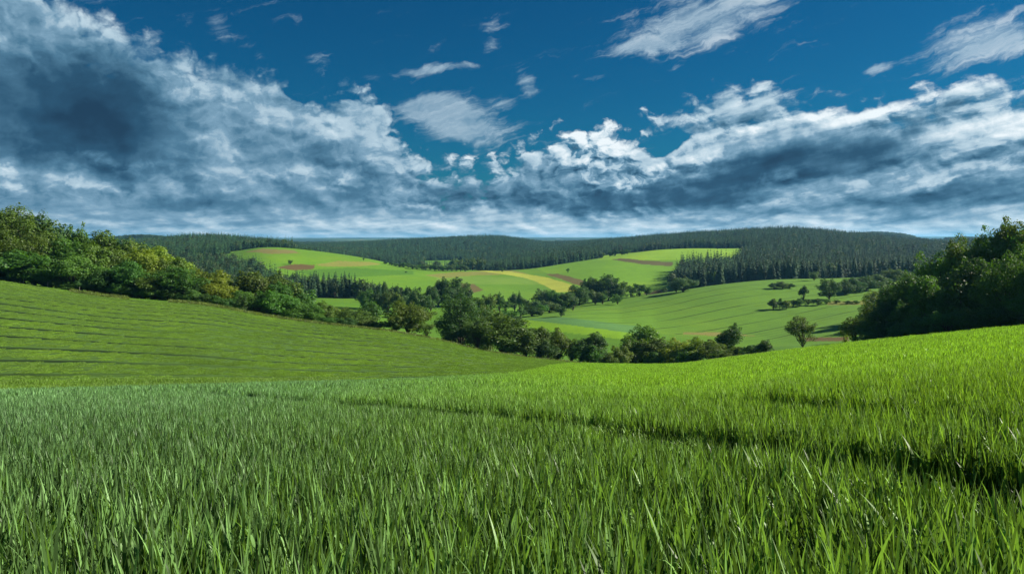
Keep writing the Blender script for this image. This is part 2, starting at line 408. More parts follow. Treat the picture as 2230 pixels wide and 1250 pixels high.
M_ROWS = crop_mat('young_crop_in_rows', .85, spacing=19.0, fine=4.6, hw=.55)
M_LEFT = crop_mat('hillside_crop', 1.0, spacing=6.4, fine=2.1, hw=.5)
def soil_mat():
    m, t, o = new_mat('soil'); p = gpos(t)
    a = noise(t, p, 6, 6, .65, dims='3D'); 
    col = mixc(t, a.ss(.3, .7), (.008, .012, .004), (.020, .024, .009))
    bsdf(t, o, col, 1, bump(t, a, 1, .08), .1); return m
M_SOIL = soil_mat()
def plough_mat():
    m, t, o = new_mat('ploughed_soil'); p = gpos(t)
    c = attr(t, 'crop', out='Color')
    a = noise(t, p, .05, 4, .6, dims='3D'); b_ = noise(t, p, .8, 3, .6, dims='3D')
    col = vscale(t, c, .7 + a*.4 + (b_-.5)*.5)
    bsdf(t, o, col, 1, bump(t, b_, .7, .5), .1); return m
M_PLOUGH = plough_mat()
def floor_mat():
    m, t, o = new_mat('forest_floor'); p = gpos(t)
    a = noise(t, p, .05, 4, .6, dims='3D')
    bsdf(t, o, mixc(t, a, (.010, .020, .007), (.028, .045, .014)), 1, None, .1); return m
M_FLOOR = floor_mat()
def far_mat():
    m, t, o = new_mat('far_country'); p = gpos(t)
    q = vmath(t, 'MULTIPLY', p, (1/900., 1/2600., 0))
    a = noise(t, q, 1, 5, .6, dims='3D'); b_ = noise(t, q, 3.7, 3, .6, dims='3D')
    col = mixc(t, a.ss(.46, .56), (.018, .040, .020), (.075, .125, .045))
    col = mixc(t, (b_.ss(.62, .70)), col, (.20, .18, .10))
    bsdf(t, o, col, 1, None, .1); return m
M_FAR = far_mat()

# ------------------------------------------------------------------ the ground grid
az_f = np.radians(np.arange(-39.0, 39.001, .078))
az_all = np.concatenate([np.radians(np.arange(-180, -39.5, 3.0)), az_f, np.radians(np.arange(40, 180, 3.0))])
rr = np.concatenate([[0.15, .5], np.geomspace(1.0, 240, 150), np.geomspace(240, 3300, 470)[1:], np.geomspace(3300, 26000, 90)[1:]])
AA, RR = np.meshgrid(az_all, rr, indexing='ij')     # (na, nr)
GX, GY = RR*np.sin(AA), RR*np.cos(AA)
GZ = H(GX.ravel(), GY.ravel()).reshape(GX.shape)
na, nr = GX.shape
front = np.abs(AA) < math.radians(60)
PXg = np.where(front, CX + F*np.tan(np.clip(AA, -1.0, 1.0)), np.where(AA > 0, 3600, -1500))
Dg = np.where(front, GY, RR)
PYg = HY - F*GZ/np.maximum(Dg, .1)

def inpoly(px, py, poly):
    ins = np.zeros(px.shape, bool); n = len(poly)
    for i in range(n):
        x1, y1 = poly[i]; x2, y2 = poly[(i+1) % n]
        if y1 == y2: continue
        c = ((y1 > py) != (y2 > py)) & (px < (x2-x1)*(py-y1)/(y2-y1) + x1)
        ins ^= c
    return ins
L3d = pchip(PXK, LD[3], np.clip(PXg, -700, 3000))
L0d = pchip(PXK, LD[0], np.clip(PXg, -700, 3000))
L2d = pchip(PXK, LD[2], np.clip(PXg, -700, 3000))
L5d = pchip(PXK, LD[5], np.clip(PXg, -700, 3000)); L6d = pchip(PXK, LD[6], np.clip(PXg, -700, 3000)); L7d = pchip(PXK, LD[7], np.clip(PXg, -700, 3000))
L10d = pchip(PXK, LD[10], np.clip(PXg, -700, 3000))
def split_d(px): return 1
# region ids
REG = {'wheat_field':0,'hillside_field':1,'meadow':2,'striped_field':3,'far_field':4,'forest_floor':5,'plain':6,'ploughed_field':7}
reg = np.full(GX.shape, 2)
GREEN = {  # true crop colours (linear)
 'meadow':(.090,.205,.014),'far':(.110,.235,.016),'left':(.070,.140,.022),'striped':(.105,.225,.018)}
colr = np.zeros(GX.shape + (3,)); colr[:] = GREEN['meadow']
# wheat and hillside field
LEFTSIDE = PXg < 1330
reg[(Dg <= L3d*1.0)] = 1; colr[reg == 1] = GREEN['left']
wheat = (Dg <= L1d_) if False else ((Dg <= np.where(PXg < 1150, (L0d*.25+L2d*.75), np.where(PXg < 1330, L2d + (L3d-L2d)*np.clip((PXg-1150)/180, 0, 1), L3d))))
reg[wheat] = 0
reg[(RR > 330) & ~front] = 2
# middle distance
striped = (Dg > L6d) & (Dg <= L7d*1.05) & (PXg > 1120) & (PXg < 2600)
reg[striped] = 3; colr[striped] = GREEN['striped']
hill = (Dg > 720) & (Dg < 1800)
reg[hill] = 4; colr[hill] = GREEN['far']
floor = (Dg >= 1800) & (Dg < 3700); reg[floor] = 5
reg[Dg >= 3700] = 6
def forest_regions(px, d):
    L10 = pchip(PXK, LD[10], np.clip(px, -700, 3000)); L8 = pchip(PXK, LD[8], np.clip(px, -700, 3000)); L7 = pchip(PXK, LD[7], np.clip(px, -700, 3000))
    a = {}
    a['right'] = ((px > 1462 + sstep(800, 1050, d)*20) & (px < 2700) & (d > L8 + 5 - sstep(1600, 1700, px)*45) & (d < 2350) & ~((px < 1600 + (d-1060)*.10) & (d > 1050) & (d < 1480)))
    a['back'] = (px > 1100) & (px <= 1650) & (d > 1490) & (d < 2900)
    a['back'] &= ~((px > 1200) & (px < 1380) & (d < 1530))
    a['centre'] = (px > 560) & (px <= 1310) & (d > np.where(px > 1040, L10 + 30, np.where(px > 860, 1560, 1620))) & (d < 3250)
    a['centre'] &= ~((px > 925) & (px < 1005) & (d > 1600) & (d < 1900))
    a['left'] = (px > -200) & (px <= 640) & (d > np.where(px > 500, L10+60, L10 - 40)) & (d < 2100)
    edge = np.interp(px, [430, 520, 560, 600, 640, 700, 760, 820, 880], [1150, 1030, 960, 850, 800, 775, 755, 740, 700])
    near = np.interp(px, [430, 560, 640, 700, 800, 880], [560, 600, 690, 690, 690, 672])
    a['valley'] = (px > 150) & (px <= 880) & (d > near) & (d < np.where(px < 430, 1150, edge))
    return a
FR = forest_regions(PXg, Dg)
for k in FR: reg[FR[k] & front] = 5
FB1 = fbm(GX/26., GY/60., 3); FB2 = fbm(GX/40.+31, GY/60., 3)
def patch(poly, d0, d1, color, plough=True, soft=None):
    m = inpoly(PXg + 9*FB1, PYg + 1.6*FB2, poly) & (Dg > d0) & (Dg < d1) & front
    colr[m] = color
    if plough: reg[m] = 7
BR = (.13, .105, .035); TAN = (.20, .215, .045); YEL = (.33, .37, .05); RED = (.115, .080, .030)
patch([(604,583),(640,575),(680,577),(681,586),(640,589)], 700, 1300, RED)
patch([(682,576),(735,569),(800,571),(828,576),(780,580),(700,580)], 850, 1300, TAN)
patch([(535,549),(570,541),(640,545),(655,552),(590,554)], 900, 1400, (.18,.17,.05))
patch([(925,600),(1000,592),(1120,590),(1150,596),(1030,600),(960,606)], 700, 1300, TAN)
patch([(1000,617),(1030,618),(1056,632),(1030,640),(1005,636)], 650, 1200, BR)
patch([(1030,588),(1110,592),(1190,604),(1240,618),(1262,634),(1215,637),(1185,621),(1140,604),(1080,595)], 650, 1300, YEL)
patch([(1190,597),(1215,596),(1262,608),(1300,622),(1270,626),(1235,612)], 650, 1300, BR)
patch([(1330,566),(1350,563),(1465,572),(1466,580),(1400,576)], 800, 1400, (.10,.09,.035))
patch([(1395,640),(1440,630),(1480,634),(1470,644)], 700, 1000, BR)
patch([(1490,724),(1560,724),(1650,732),(1560,732),(1490,729)], 300, 480, (.20,.19,.05))
patch([(1755,735),(1850,733),(1850,742),(1752,743)], 280, 480, RED)
patch([(1800,657),(1890,654),(1900,664),(1800,664)], 380, 640, TAN)
# crop tints
def tint(poly, d0, d1, color):
    m = inpoly(PXg, PYg, poly) & (Dg > d0) & (Dg < d1) & front & (reg != 7) & (reg != 5)
    colr[m] = color
tint([(1140,680),(1240,692),(1420,714),(1400,728),(1250,724),(1140,700)], 280, 480, (.085,.20,.050))
tint([(1140,695),(1400,728),(1400,745),(1140,712)], 280, 480, (.16,.31,.014))
tint([(1150,575),(1300,560),(1480,580),(1480,640),(1280,650),(1200,600)], 700, 1400, (.135,.28,.018))
tint([(1300,566),(1350,540),(1640,530),(1600,560),(1480,566)], 1100, 1600, (.18,.33,.02))
tint([(560,548),(880,590),(1000,595),(900,640),(640,600)], 700, 1400, (.115,.25,.015))
tint([(640,590),(760,583),(900,590),(900,598),(700,606)], 700, 1300, (.075,.185,.016))
tint([(950,600),(1180,605),(1180,620),(950,618)], 700, 1300, (.14,.26,.03))
# small clearing
tint([(900,560),(1010,560),(1010,580),(900,580)], 1500, 1950, (.14,.28,.03))
cl = (PXg > 925) & (PXg < 1005) & (Dg > 1600) & (Dg < 1900); reg[cl] = 4
# left-right weight for shade and sunlight put into the wheat colour
wv = sstep(-6, 30, GX + .15*GY)[..., None]
# tractor lines: metres across the drilling direction
rows = np.zeros(GX.shape)
L3c = np.clip((Dg - L2d*.9)/np.maximum(L3d - L2d*.9, 1), -1, 1.2)
rows_left = L3c*92 + .004*np.maximum(0, GX+60)
ca, sa = math.cos(math.radians(38)), math.sin(math.radians(38))
rows_str = GX*-sa*.9 + (Dg)*ca*.9 + .0016*(GX-60)**2*.35
rows = np.where(reg == 3, rows_str, rows_left)

verts = np.stack([GX, GY, GZ], -1).reshape(-1, 3)
def grid_object(name, mask_face, mat, sub_cols=None):
    ii, jj = np.nonzero(mask_face)
    i2 = (ii + 1) % na
    q = np.stack([ii*nr + jj, ii*nr + jj+1, i2*nr + jj+1, i2*nr + jj], -1)
    u, inv = np.unique(q.ravel(), return_inverse=True)
    me = bpy.data.meshes.new(name)
    me.vertices.add(len(u)); me.vertices.foreach_set('co', verts[u].astype(np.float32).ravel())
    nf = len(q); me.loops.add(nf*4); me.loops.foreach_set('vertex_index', inv.astype(np.int32).ravel())
    me.polygons.add(nf); me.polygons.foreach_set('loop_start', np.arange(0, nf*4, 4, dtype=np.int32))
    me.polygons.foreach_set('loop_total', np.full(nf, 4, np.int32)); me.polygons.foreach_set('use_smooth', np.ones(nf, bool))
    a = me.attributes.new('rows', 'FLOAT', 'POINT'); a.data.foreach_set('value', rows.ravel()[u].astype(np.float32))
    a = me.attributes.new('crop', 'FLOAT_COLOR', 'POINT')
    cc = np.ones((len(u), 4), np.float32); cc[:, :3] = colr.reshape(-1, 3)[u]; a.data.foreach_set('color', cc.ravel())
    me.update(calc_edges=True); me.validate()
    me.materials.append(mat)
    o = bpy.data.objects.new(name, me); C.objects.link(o); o['kind'] = 'structure'
    return o
fr = reg[:, :-1]
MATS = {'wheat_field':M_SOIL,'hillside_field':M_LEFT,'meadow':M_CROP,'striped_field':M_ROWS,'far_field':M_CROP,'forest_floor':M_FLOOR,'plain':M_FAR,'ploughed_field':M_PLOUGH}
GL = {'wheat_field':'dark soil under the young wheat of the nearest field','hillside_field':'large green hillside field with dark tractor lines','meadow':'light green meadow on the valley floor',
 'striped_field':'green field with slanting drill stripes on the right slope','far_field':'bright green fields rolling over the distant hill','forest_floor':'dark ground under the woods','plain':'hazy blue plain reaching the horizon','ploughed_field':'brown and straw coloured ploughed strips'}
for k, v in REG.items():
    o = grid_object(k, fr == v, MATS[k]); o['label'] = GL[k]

# ------------------------------------------------------------------ the air
def haze():
    m, t, o = new_mat('air'); vol = t.nodes.new('ShaderNodeVolumePrincipled')
    vol.inputs['Color'].default_value = (.22, .62, 1.0, 1); vol.inputs['Density'].default_value = 4.2e-5; vol.inputs['Anisotropy'].default_value = .2
    t.links.new(vol.outputs[0], o.inputs['Volume'])
    zlo = float(GZ.min()) - 1.0; zhi = 75.0; s = 26500
    v = [(x*s, y*s, z) for z in (zlo, zhi) for y in (-1, 1) for x in (-1, 1)]
    f = [(0,2,3,1),(4,5,7,6),(0,1,5,4),(2,6,7,3),(0,4,6,2),(1,3,7,5)]
    me = bpy.data.meshes.new('haze'); me.from_pydata(v, [], f); me.materials.append(m)
    ob = bpy.data.objects.new('haze', me); C.objects.link(ob); ob['kind'] = 'stuff'; ob['label'] = 'thin blue haze filling the valley air'
if 'NOHAZE' not in globals(): haze()
# ------------------------------------------------------------------ plant materials
def leaf_mat(name, base=None, trans=.35, var=.35, rough=.5, spec=.3, patchy=0.0, small=0.5):
    m, t, o = new_mat(name)
    oi = t.nodes.new('ShaderNodeObjectInfo')
    col = S(t, oi.outputs['Color']) if base is None else rgb(t, base)
    rnd = S(t, oi.outputs['Random'])
    g = S(t, t.nodes.new('ShaderNodeNewGeometry').outputs['Random Per Island'])
    p = gpos(t)
    a = noise(t, p, small, 3, .6, dims='3D')
    v = (1.0 - var*.5) + g*var + (a-.5)*.7
    if patchy: v = v*(1.0 - patchy*.5 + rnd*patchy)
    c = vscale(t, col, v)
    c = mixc(t, a.ss(.45, .75)*.5, c, vscale(t, mixc(t, 1.0, col, (1.25, 1.12, .7), 'MULTIPLY'), v))
    if patchy: c = mixc(t, rnd.ss(.55, 1.0)*.4, c, vscale(t, mixc(t, 1.0, col, (1.35, 1.35, .9), 'MULTIPLY'), v))
    b = t.nodes.new('ShaderNodeBsdfPrincipled'); t.links.new(c.s, b.inputs['Base Color'])
    b.inputs['Roughness'].default_value = rough; b.inputs['Specular IOR Level'].default_value = spec
    tr = t.nodes.new('ShaderNodeBsdfTranslucent')
    tcol = mixc(t, 1.0, c, (1.5, 1.5, .45), 'MULTIPLY'); t.links.new(tcol.s, tr.inputs[0])
    mx = t.nodes.new('ShaderNodeMixShader'); mx.inputs[0].default_value = trans
    t.links.new(b.outputs[0], mx.inputs[1]); t.links.new(tr.outputs[0], mx.inputs[2]); t.links.new(mx.outputs[0], o.inputs[0])
    return m
M_LEAF = leaf_mat('broad_leaves', trans=.36, small=.45)
M_NEEDLE = leaf_mat('spruce_needles', base=(.028, .072, .028), trans=.12, var=.5, patchy=1.1, spec=.2, rough=.7, small=.014)
M_NEEDLE_F = leaf_mat('single_spruce_needles', trans=.12, var=.5, spec=.2, rough=.7)
M_WOOD = leaf_mat('mixed_wood_leaves', base=(.050, .085, .028), trans=.25, patchy=.9, small=.02)
def bark_mat():
    m, t, o = new_mat('bark'); p = gpos(t)
    a = noise(t, vmath(t, 'MULTIPLY', p, (6, 6, 1.2)), 1, 5, .65, dims='3D')
    bsdf(t, o, mixc(t, a, (.030, .022, .015), (.12, .095, .07)), .95, bump(t, a, .8, .05), .15); return m
M_BARK = bark_mat()
def post_mat():
    m, t, o = new_mat('weathered_post'); p = gpos(t)
    a = noise(t, vmath(t, 'MULTIPLY', p, (20, 20, 2)), 1, 5, .65, dims='3D')
    bsdf(t, o, mixc(t, a, (.22, .19, .15), (.46, .41, .34)), .9, bump(t, a, .8, .01), .2); return m
M_POST = post_mat()

def wheat_mat(name, far=False):
    """young wheat: shade painted as duller blue-green at left, sunlight as yellow-green at right"""
    m, t, o = new_mat(name); p = gpos(t)
    oi = t.nodes.new('ShaderNodeObjectInfo'); rnd = S(t, oi.outputs['Random'])
    g = S(t, t.nodes.new('ShaderNodeNewGeometry').outputs['Random Per Island'])
    sp = t.nodes.new('ShaderNodeSeparateXYZ'); t.links.new(p.s, sp.inputs[0]); x, y = S(t, sp.outputs[0]), S(t, sp.outputs[1])
    big = noise(t, p, .06, 3, .5, dims='3D')
    k = (x + y*.06 + (big-.5)*14.0).ss(-12.0, 14.0)
    col = mixc(t, k, (.125, .245, .090), (.195, .350, .036))  # left dulled as if in cloud shadow, right yellowed as if backlit
    v = (.34 + g*g*1.2 + (rnd-.5)*.25)*(1.0 + y.ss(7, 40)*.65)  # paler with distance: light on the far blade tips, painted into the colour
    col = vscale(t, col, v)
    col = mixc(t, g.ss(.985, .995)*.6, col, (.42, .36, .16))         # a few straw-coloured blades
    b = t.nodes.new('ShaderNodeBsdfPrincipled'); t.links.new(col.s, b.inputs['Base Color'])
    b.inputs['Roughness'].default_value = .45; b.inputs['Specular IOR Level'].default_value = .22
    tr = t.nodes.new('ShaderNodeBsdfTranslucent'); tcol = mixc(t, 1.0, col, (1.35, 1.35, .5), 'MULTIPLY'); t.links.new(tcol.s, tr.inputs[0])
    mx = t.nodes.new('ShaderNodeMixShader'); mx.inputs[0].default_value = .29
    t.links.new(b.outputs[0], mx.inputs[1]); t.links.new(tr.outputs[0], mx.inputs[2]); t.links.new(mx.outputs[0], o.inputs[0])
    return m
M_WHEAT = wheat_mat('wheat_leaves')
M_HILLCROP = leaf_mat('hillside_crop_leaves', base=(.135, .245, .030), trans=.30, var=.5, patchy=.3, small=.05)
M_VERGE = leaf_mat('verge_weeds', base=(.12, .17, .035), trans=.3, var=.8, patchy=1.0, small=.3)

# ------------------------------------------------------------------ mesh helpers
def quads_mesh(name, V, Q, mats, smooth=False, mi=None):
    me = bpy.data.meshes.new(name); V = np.asarray(V, np.float32); Q = np.asarray(Q, np.int32)
    me.vertices.add(len(V)); me.vertices.foreach_set('co', V.ravel())
    k = Q.shape[1]; me.loops.add(Q.size); me.loops.foreach_set('vertex_index', Q.ravel())
    me.polygons.add(len(Q)); me.polygons.foreach_set('loop_start', np.arange(0, Q.size, k, dtype=np.int32))
    me.polygons.foreach_set('loop_total', np.full(len(Q), k, np.int32)); me.polygons.foreach_set('use_smooth', np.full(len(Q), smooth))
    for m in mats: me.materials.append(m)
    if mi is not None: me.polygons.foreach_set('material_index', np.asarray(mi, np.int32))
    me.update(calc_edges=True); return me
def unit(v): return v/np.maximum(np.linalg.norm(v, axis=-1, keepdims=True), 1e-9)
def leaves(rng, P, Nrm, size, elong=1.5):
    n = len(P); a = unit(np.cross(Nrm, unit(rng.normal(size=(n, 3))))); b = np.cross(Nrm, a)
    s = (size*rng.uniform(.6, 1.35, n))[:, None]
    fold = Nrm*s*.18
    V = np.stack([P - a*s*elong*.5, P + b*s*.42 + fold, P + a*s*elong*.5, P - b*s*.42 + fold], 1).reshape(-1, 3)
    Q = np.arange(4*n).reshape(n, 4)
    return V, Q
def tube(pts, rad, sides=6):
    V = []; Q = []
    for i, (p, r) in enumerate(zip(pts, rad)):
        d = unit(np.asarray(pts[min(i+1, len(pts)-1)]) - np.asarray(pts[max(i-1, 0)]) + 1e-6)
        u = unit(np.cross(d, [.3, .9, .1])); v = np.cross(d, u)
        for k in range(sides):
            a = 2*math.pi*k/sides; V.append(np.asarray(p) + r*(math.cos(a)*u + math.sin(a)*v))
    for i in range(len(pts)-1):
        for k in range(sides):
            Q.append((i*sides+k, i*sides+(k+1) % sides, (i+1)*sides+(k+1) % sides, (i+1)*sides+k))
    return np.array(V), np.array(Q)
def join(parts):
    V = []; Q = []; n = 0
    for v, q in parts: V.append(v); Q.append(q + n); n += len(v)
    return np.concatenate(V), np.concatenate(Q)

def crown(seed, nleaf, leaf, width=.40, low=.12, lobes=34, shape='round', lobe=(.10, .19), spiky=0.0):
    """crown of a tree of height 1: sprays of leaves on many lobes, plus limbs"""
    rng = np.random.default_rng(seed)
    cz, rz = (1+low)/2, (1-low)/2
    cen = []; rad = []; limbs = []
    for k in range(lobes):
        d = unit(rng.normal(size=3)); 
        if rng.random() < .35: d[2] = abs(d[2])
        f = rng.uniform(.45, .86)
        if k < 5: f = rng.uniform(.0, .4)
        h = d[2]*f
        wz = 1.0
        if shape == 'tall': wz = np.interp(h, [-1, -.4, .3, 1], [.8, 1.05, .8, .35])
        if shape == 'egg': wz = np.interp(h, [-1, -.5, .2, 1], [.9, 1.12, .95, .55])
        if shape == 'bush': wz = np.interp(h, [-1, -.2, .5, 1], [1.2, 1.1, .9, .6])
        c = np.array([d[0]*f*width*wz, d[1]*f*width*wz, cz + h*rz])
        r = rng.uniform(*lobe)*(1 - .25*max(h, 0)); cen.append(c); rad.append(r)
        limbs.append(c)
    cen = np.array(cen); rad = np.array(rad)
    # stray shoots that break the outline
    ns = int(lobes*.9)
    base = rng.integers(0, lobes, ns); dirs = unit(cen[base] - np.array([0, 0, cz-.15]) + rng.normal(size=(ns, 3))*.06)
    cen2 = cen[base] + dirs*rad[base][:, None]*rng.uniform(.8, 1.25, ns)[:, None]; rad2 = rad[base]*rng.uniform(.22, .42, ns)
    cen = np.vstack([cen, cen2]); rad = np.concatenate([rad, rad2])
    pr = rad**2; pr /= pr.sum(); li = rng.choice(len(cen), nleaf, p=pr)
    d = unit(rng.normal(size=(nleaf, 3)) + np.array([0, 0, .25]))
    rfac = rng.uniform(.45, 1.08, nleaf)**.55
    P = cen[li] + d*(rad[li]*rfac)[:, None]*np.array([1, 1, .8])
    P += rng.normal(size=P.shape)*.008
    Nn = unit(d*.9 + rng.normal(size=(nleaf, 3))*.36 + np.array([0, 0, .35]))
    top = P[:, 2].max(); P[:, 2] = P[:, 2]/top
    P[:, 2] = np.maximum(P[:, 2], .01)
    V, Q = leaves(rng, P, Nn, leaf)
    # inner foliage mass
    parts = []
    for c in limbs[:16]:
        s = np.array([0, 0, max(low*.7, .05)]); c = np.array([c[0], c[1], c[2]/top])
        mid = (s + c)/2 + np.array([0, 0, -.02]) + rng.normal(size=3)*.02
        parts.append(tube([s, mid, c], [.012, .008, .003], 4))
    LV, LQ = join(parts)
    n = len(V); VV = np.concatenate([V, LV]); QQ = np.concatenate([Q, LQ + n])
    mi = np.concatenate([np.zeros(len(Q), int), np.ones(len(LQ), int)])
    return VV, QQ, mi
def make_crown(name, mat=None, **k):
    V, Q, mi = crown(**k); return quads_mesh(name, V, Q, [mat or M_LEAF, M_BARK], mi=mi)
def trunk_mesh(seed, top=.62, r=.022, low=.1):
    rng = np.random.default_rng(seed); p = np.array([0, 0, -.03]); pts = []; rad = []
    for i in range(7):
        f = i/6; pts.append(p.copy()); rad.append(r*(1.7 if i == 0 else 1)*(1-f*.72)); p = p + np.array([rng.normal()*.008, rng.normal()*.008, (top+.03)/6])
    parts = [tube(pts, rad, 8)]
    for k in range(7):
        i = rng.integers(2, 6); a = rng.uniform(0, 6.28); s = pts[i]; L = rng.uniform(.12, .26)
        e = s + np.array([math.cos(a)*L, math.sin(a)*L, L*.9]); m = (s+e)/2 + np.array([0, 0, -.02])
        parts.append(tube([s, m, e], [rad[i]*.6, rad[i]*.4, .002], 5))
    V, Q = join(parts); return quads_mesh('trunk', V, Q, [M_BARK], smooth=True)

def conifer_parts(seed, whorls=17, per=8, wid=.16, sub=True, low=.08):
    """spruce of height 1: whorls of drooping, ragged branches"""
    rng = np.random.default_rng(seed); V = []; Q = []
    for i in range(whorls):
        f = (i + rng.uniform(-.25, .25))/whorls; f = min(max(f, 0), 1); z = low + (1-low)*f**.95
        L = wid*((1-f)**.80)*(.6+.4*min(1, (f+.12)*5)) + .006
        for k in range(per):
            a = 2*math.pi*(k + rng.uniform(-.35, .35))/per + i*.7; l = L*rng.uniform(.72, 1.18)
            u = np.array([math.cos(a), math.sin(a), 0]); v = np.array([-u[1], u[0], 0])
            zz = z + rng.uniform(-.01, .01); drop = l*rng.uniform(.25, .6); w = l*.40*rng.uniform(.8, 1.3)
            b0 = np.array([0, 0, zz + l*.18]); m = b0 + u*l*.58 - np.array([0, 0, drop*.45]); e = b0 + u*l + np.array([0, 0, -drop])
            n = len(V); hang = np.array([0, 0, -l*.30 - .006])
            V += [b0, m + v*w + hang, e, m - v*w + hang, m]
            Q += [(n, n+1, n+4, n+4), (n+1, n+2, n+4, n+4), (n+2, n+3, n+4, n+4), (n+3, n, n+4, n+4)]
    n = len(V); V += [np.array([.004, 0, .93]), np.array([-.003, .004, .93]), np.array([-.003, -.004, .93]), np.array([0, 0, 1.0])]
    Q += [(n, n+1, n+3, n+3), (n+1, n+2, n+3, n+3), (n+2, n, n+3, n+3)]
    return np.array(V), [q[:3] for q in Q]
def conifer_mesh(name, mat, seed, trunk=False, **k):
    V, Q = conifer_parts(seed, **k); mi = [0]*len(Q)
    if trunk:
        tv, tq = tube([np.array([0, 0, -.03]), np.array([0, 0, .5]), np.array([0, 0, .95])], [.014, .008, .002], 5)
        n = len(V); V = np.concatenate([V, tv]); 
        for q in tq: Q += [(q[0]+n, q[1]+n, q[2]+n), (q[0]+n, q[2]+n, q[3]+n)]; mi += [1, 1]
    return quads_mesh(name, V, Q, [mat, M_BARK], mi=mi)

# ------------------------------------------------------------------ scattered "stuff" through geometry nodes
def scatter(name, pts, rot, scl, idx, templates, label, scale_axis=None):
    pts = np.asarray(pts, np.float32)
    me = bpy.data.meshes.new(name); me.vertices.add(len(pts)); me.vertices.foreach_set('co', pts.ravel())
    for nm, ty, arr in (('rot', 'FLOAT_VECTOR', rot), ('scl', 'FLOAT_VECTOR', scl), ('pick', 'INT', idx)):
        a = me.attributes.new(nm, ty, 'POINT')
        if ty == 'INT': a.data.foreach_set('value', np.asarray(arr, np.int32))
        else: a.data.foreach_set('vector', np.asarray(arr, np.float32).ravel())
    me.update()
    ob = bpy.data.objects.new(name, me); C.objects.link(ob); ob['kind'] = 'stuff'; ob['label'] = label
    col = bpy.data.collections.new(name + '_kinds')
    for k, tm in enumerate(templates):
        to = bpy.data.objects.new(f'{name}_sprig_{chr(97+k)}', tm); col.objects.link(to)
    g = bpy.data.node_groups.new(name, 'GeometryNodeTree')
    g.interface.new_socket('Geometry', in_out='INPUT', socket_type='NodeSocketGeometry'); g.interface.new_socket('Geometry', in_out='OUTPUT', socket_type='NodeSocketGeometry')
    N = g.nodes.new; L = g.links.new
    gi, go = N('NodeGroupInput'), N('NodeGroupOutput')
    ci = N('GeometryNodeCollectionInfo'); ci.inputs['Collection'].default_value = col; ci.inputs['Separate Children'].default_value = True; ci.inputs['Reset Children'].default_value = True
    ip = N('GeometryNodeInstanceOnPoints'); ip.inputs['Pick Instance'].default_value = True
    def na_(nm, ty):
        n = N('GeometryNodeInputNamedAttribute'); n.data_type = ty; n.inputs[0].default_value = nm; return n.outputs[0]
    er = N('FunctionNodeEulerToRotation'); L(na_('rot', 'FLOAT_VECTOR'), er.inputs[0])
    L(gi.outputs[0], ip.inputs['Points']); L(ci.outputs[0], ip.inputs['Instance']); L(na_('pick', 'INT'), ip.inputs['Instance Index'])
    L(er.outputs[0], ip.inputs['Rotation']); L(na_('scl', 'FLOAT_VECTOR'), ip.inputs['Scale']); L(ip.outputs[0], go.inputs[0])
    md = ob.modifiers.new('scatter', 'NODES'); md.node_group = g
    return ob

# ------------------------------------------------------------------ wheat
def blades(rng, n, R, hmin, hmax, w, lean=.35, seg=5, z0=.0, square=False, bend=1.0):
    V = []; Q = []
    for i in range(n):
        if square: bx, by = rng.uniform(-R, R, 2)
        else: a = rng.uniform(0, 6.28); q = R*math.sqrt(rng.random()); bx, by = q*math.cos(a), q*math.sin(a)
        az = rng.uniform(0, 6.28); h = rng.uniform(hmin, hmax); zz = z0*rng.random()*h
        L = h - zz; ww = w*rng.uniform(.55, 1.25); ln = rng.uniform(.05, lean)*1.0
        cv = rng.uniform(.2, 1.3)*bend; flop = rng.random() < .12
        if flop: cv *= 2.2
        ux, uy = math.cos(az), math.sin(az); tw = az + 1.57 + rng.normal()*.5; tr = rng.normal()*.6
        n0 = len(V); 
        for s in range(seg+1):
            f = s/seg
            out_ = L*(ln*f + .35*cv*f**2.6); up = L*(f - .22*cv*ln*f**3 - (0.30*f**4 if flop else 0))
            wd = ww*(.55 + 1.1*f if f < .35 else .97)*(1 - max(0, (f-.35)/.65)**1.6)*.5 + .0004
            a2 = tw + tr*f; p = np.array([bx + ux*out_ - .05*L*f, by + uy*out_, zz + up]); sd = np.array([math.cos(a2), math.sin(a2), .15])*wd
            V += [p - sd, p + sd]
        for s in range(seg): q = n0 + 2*s; Q.append((q, q+1, q+3, q+2))
    return np.array(V), np.array(Q)
rng = np.random.default_rng(5)
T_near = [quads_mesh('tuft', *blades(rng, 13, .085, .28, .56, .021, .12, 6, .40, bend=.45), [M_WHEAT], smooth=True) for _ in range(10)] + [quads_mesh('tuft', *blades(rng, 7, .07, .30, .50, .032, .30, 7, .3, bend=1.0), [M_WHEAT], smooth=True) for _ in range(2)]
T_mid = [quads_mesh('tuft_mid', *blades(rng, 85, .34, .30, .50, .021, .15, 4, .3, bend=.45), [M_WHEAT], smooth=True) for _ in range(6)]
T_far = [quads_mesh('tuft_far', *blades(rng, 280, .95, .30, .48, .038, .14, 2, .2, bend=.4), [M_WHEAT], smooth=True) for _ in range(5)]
T_left = [quads_mesh('tuft_hill', *blades(rng, 230, .85, .06, .13, .05, .2, 2, .1, bend=.5), [M_HILLCROP], smooth=True) for _ in range(5)]

def field_points(dens, r0, r1, azr=(-37, 37)):
    a0, a1 = map(math.radians, azr); area = .5*(a1-a0)*(r1*r1-r0*r0); n = int(area*dens)
    a = RNG.uniform(a0, a1, n); r = np.sqrt(RNG.uniform(r0*r0, r1*r1, n)); return r*np.sin(a), r*np.cos(a)
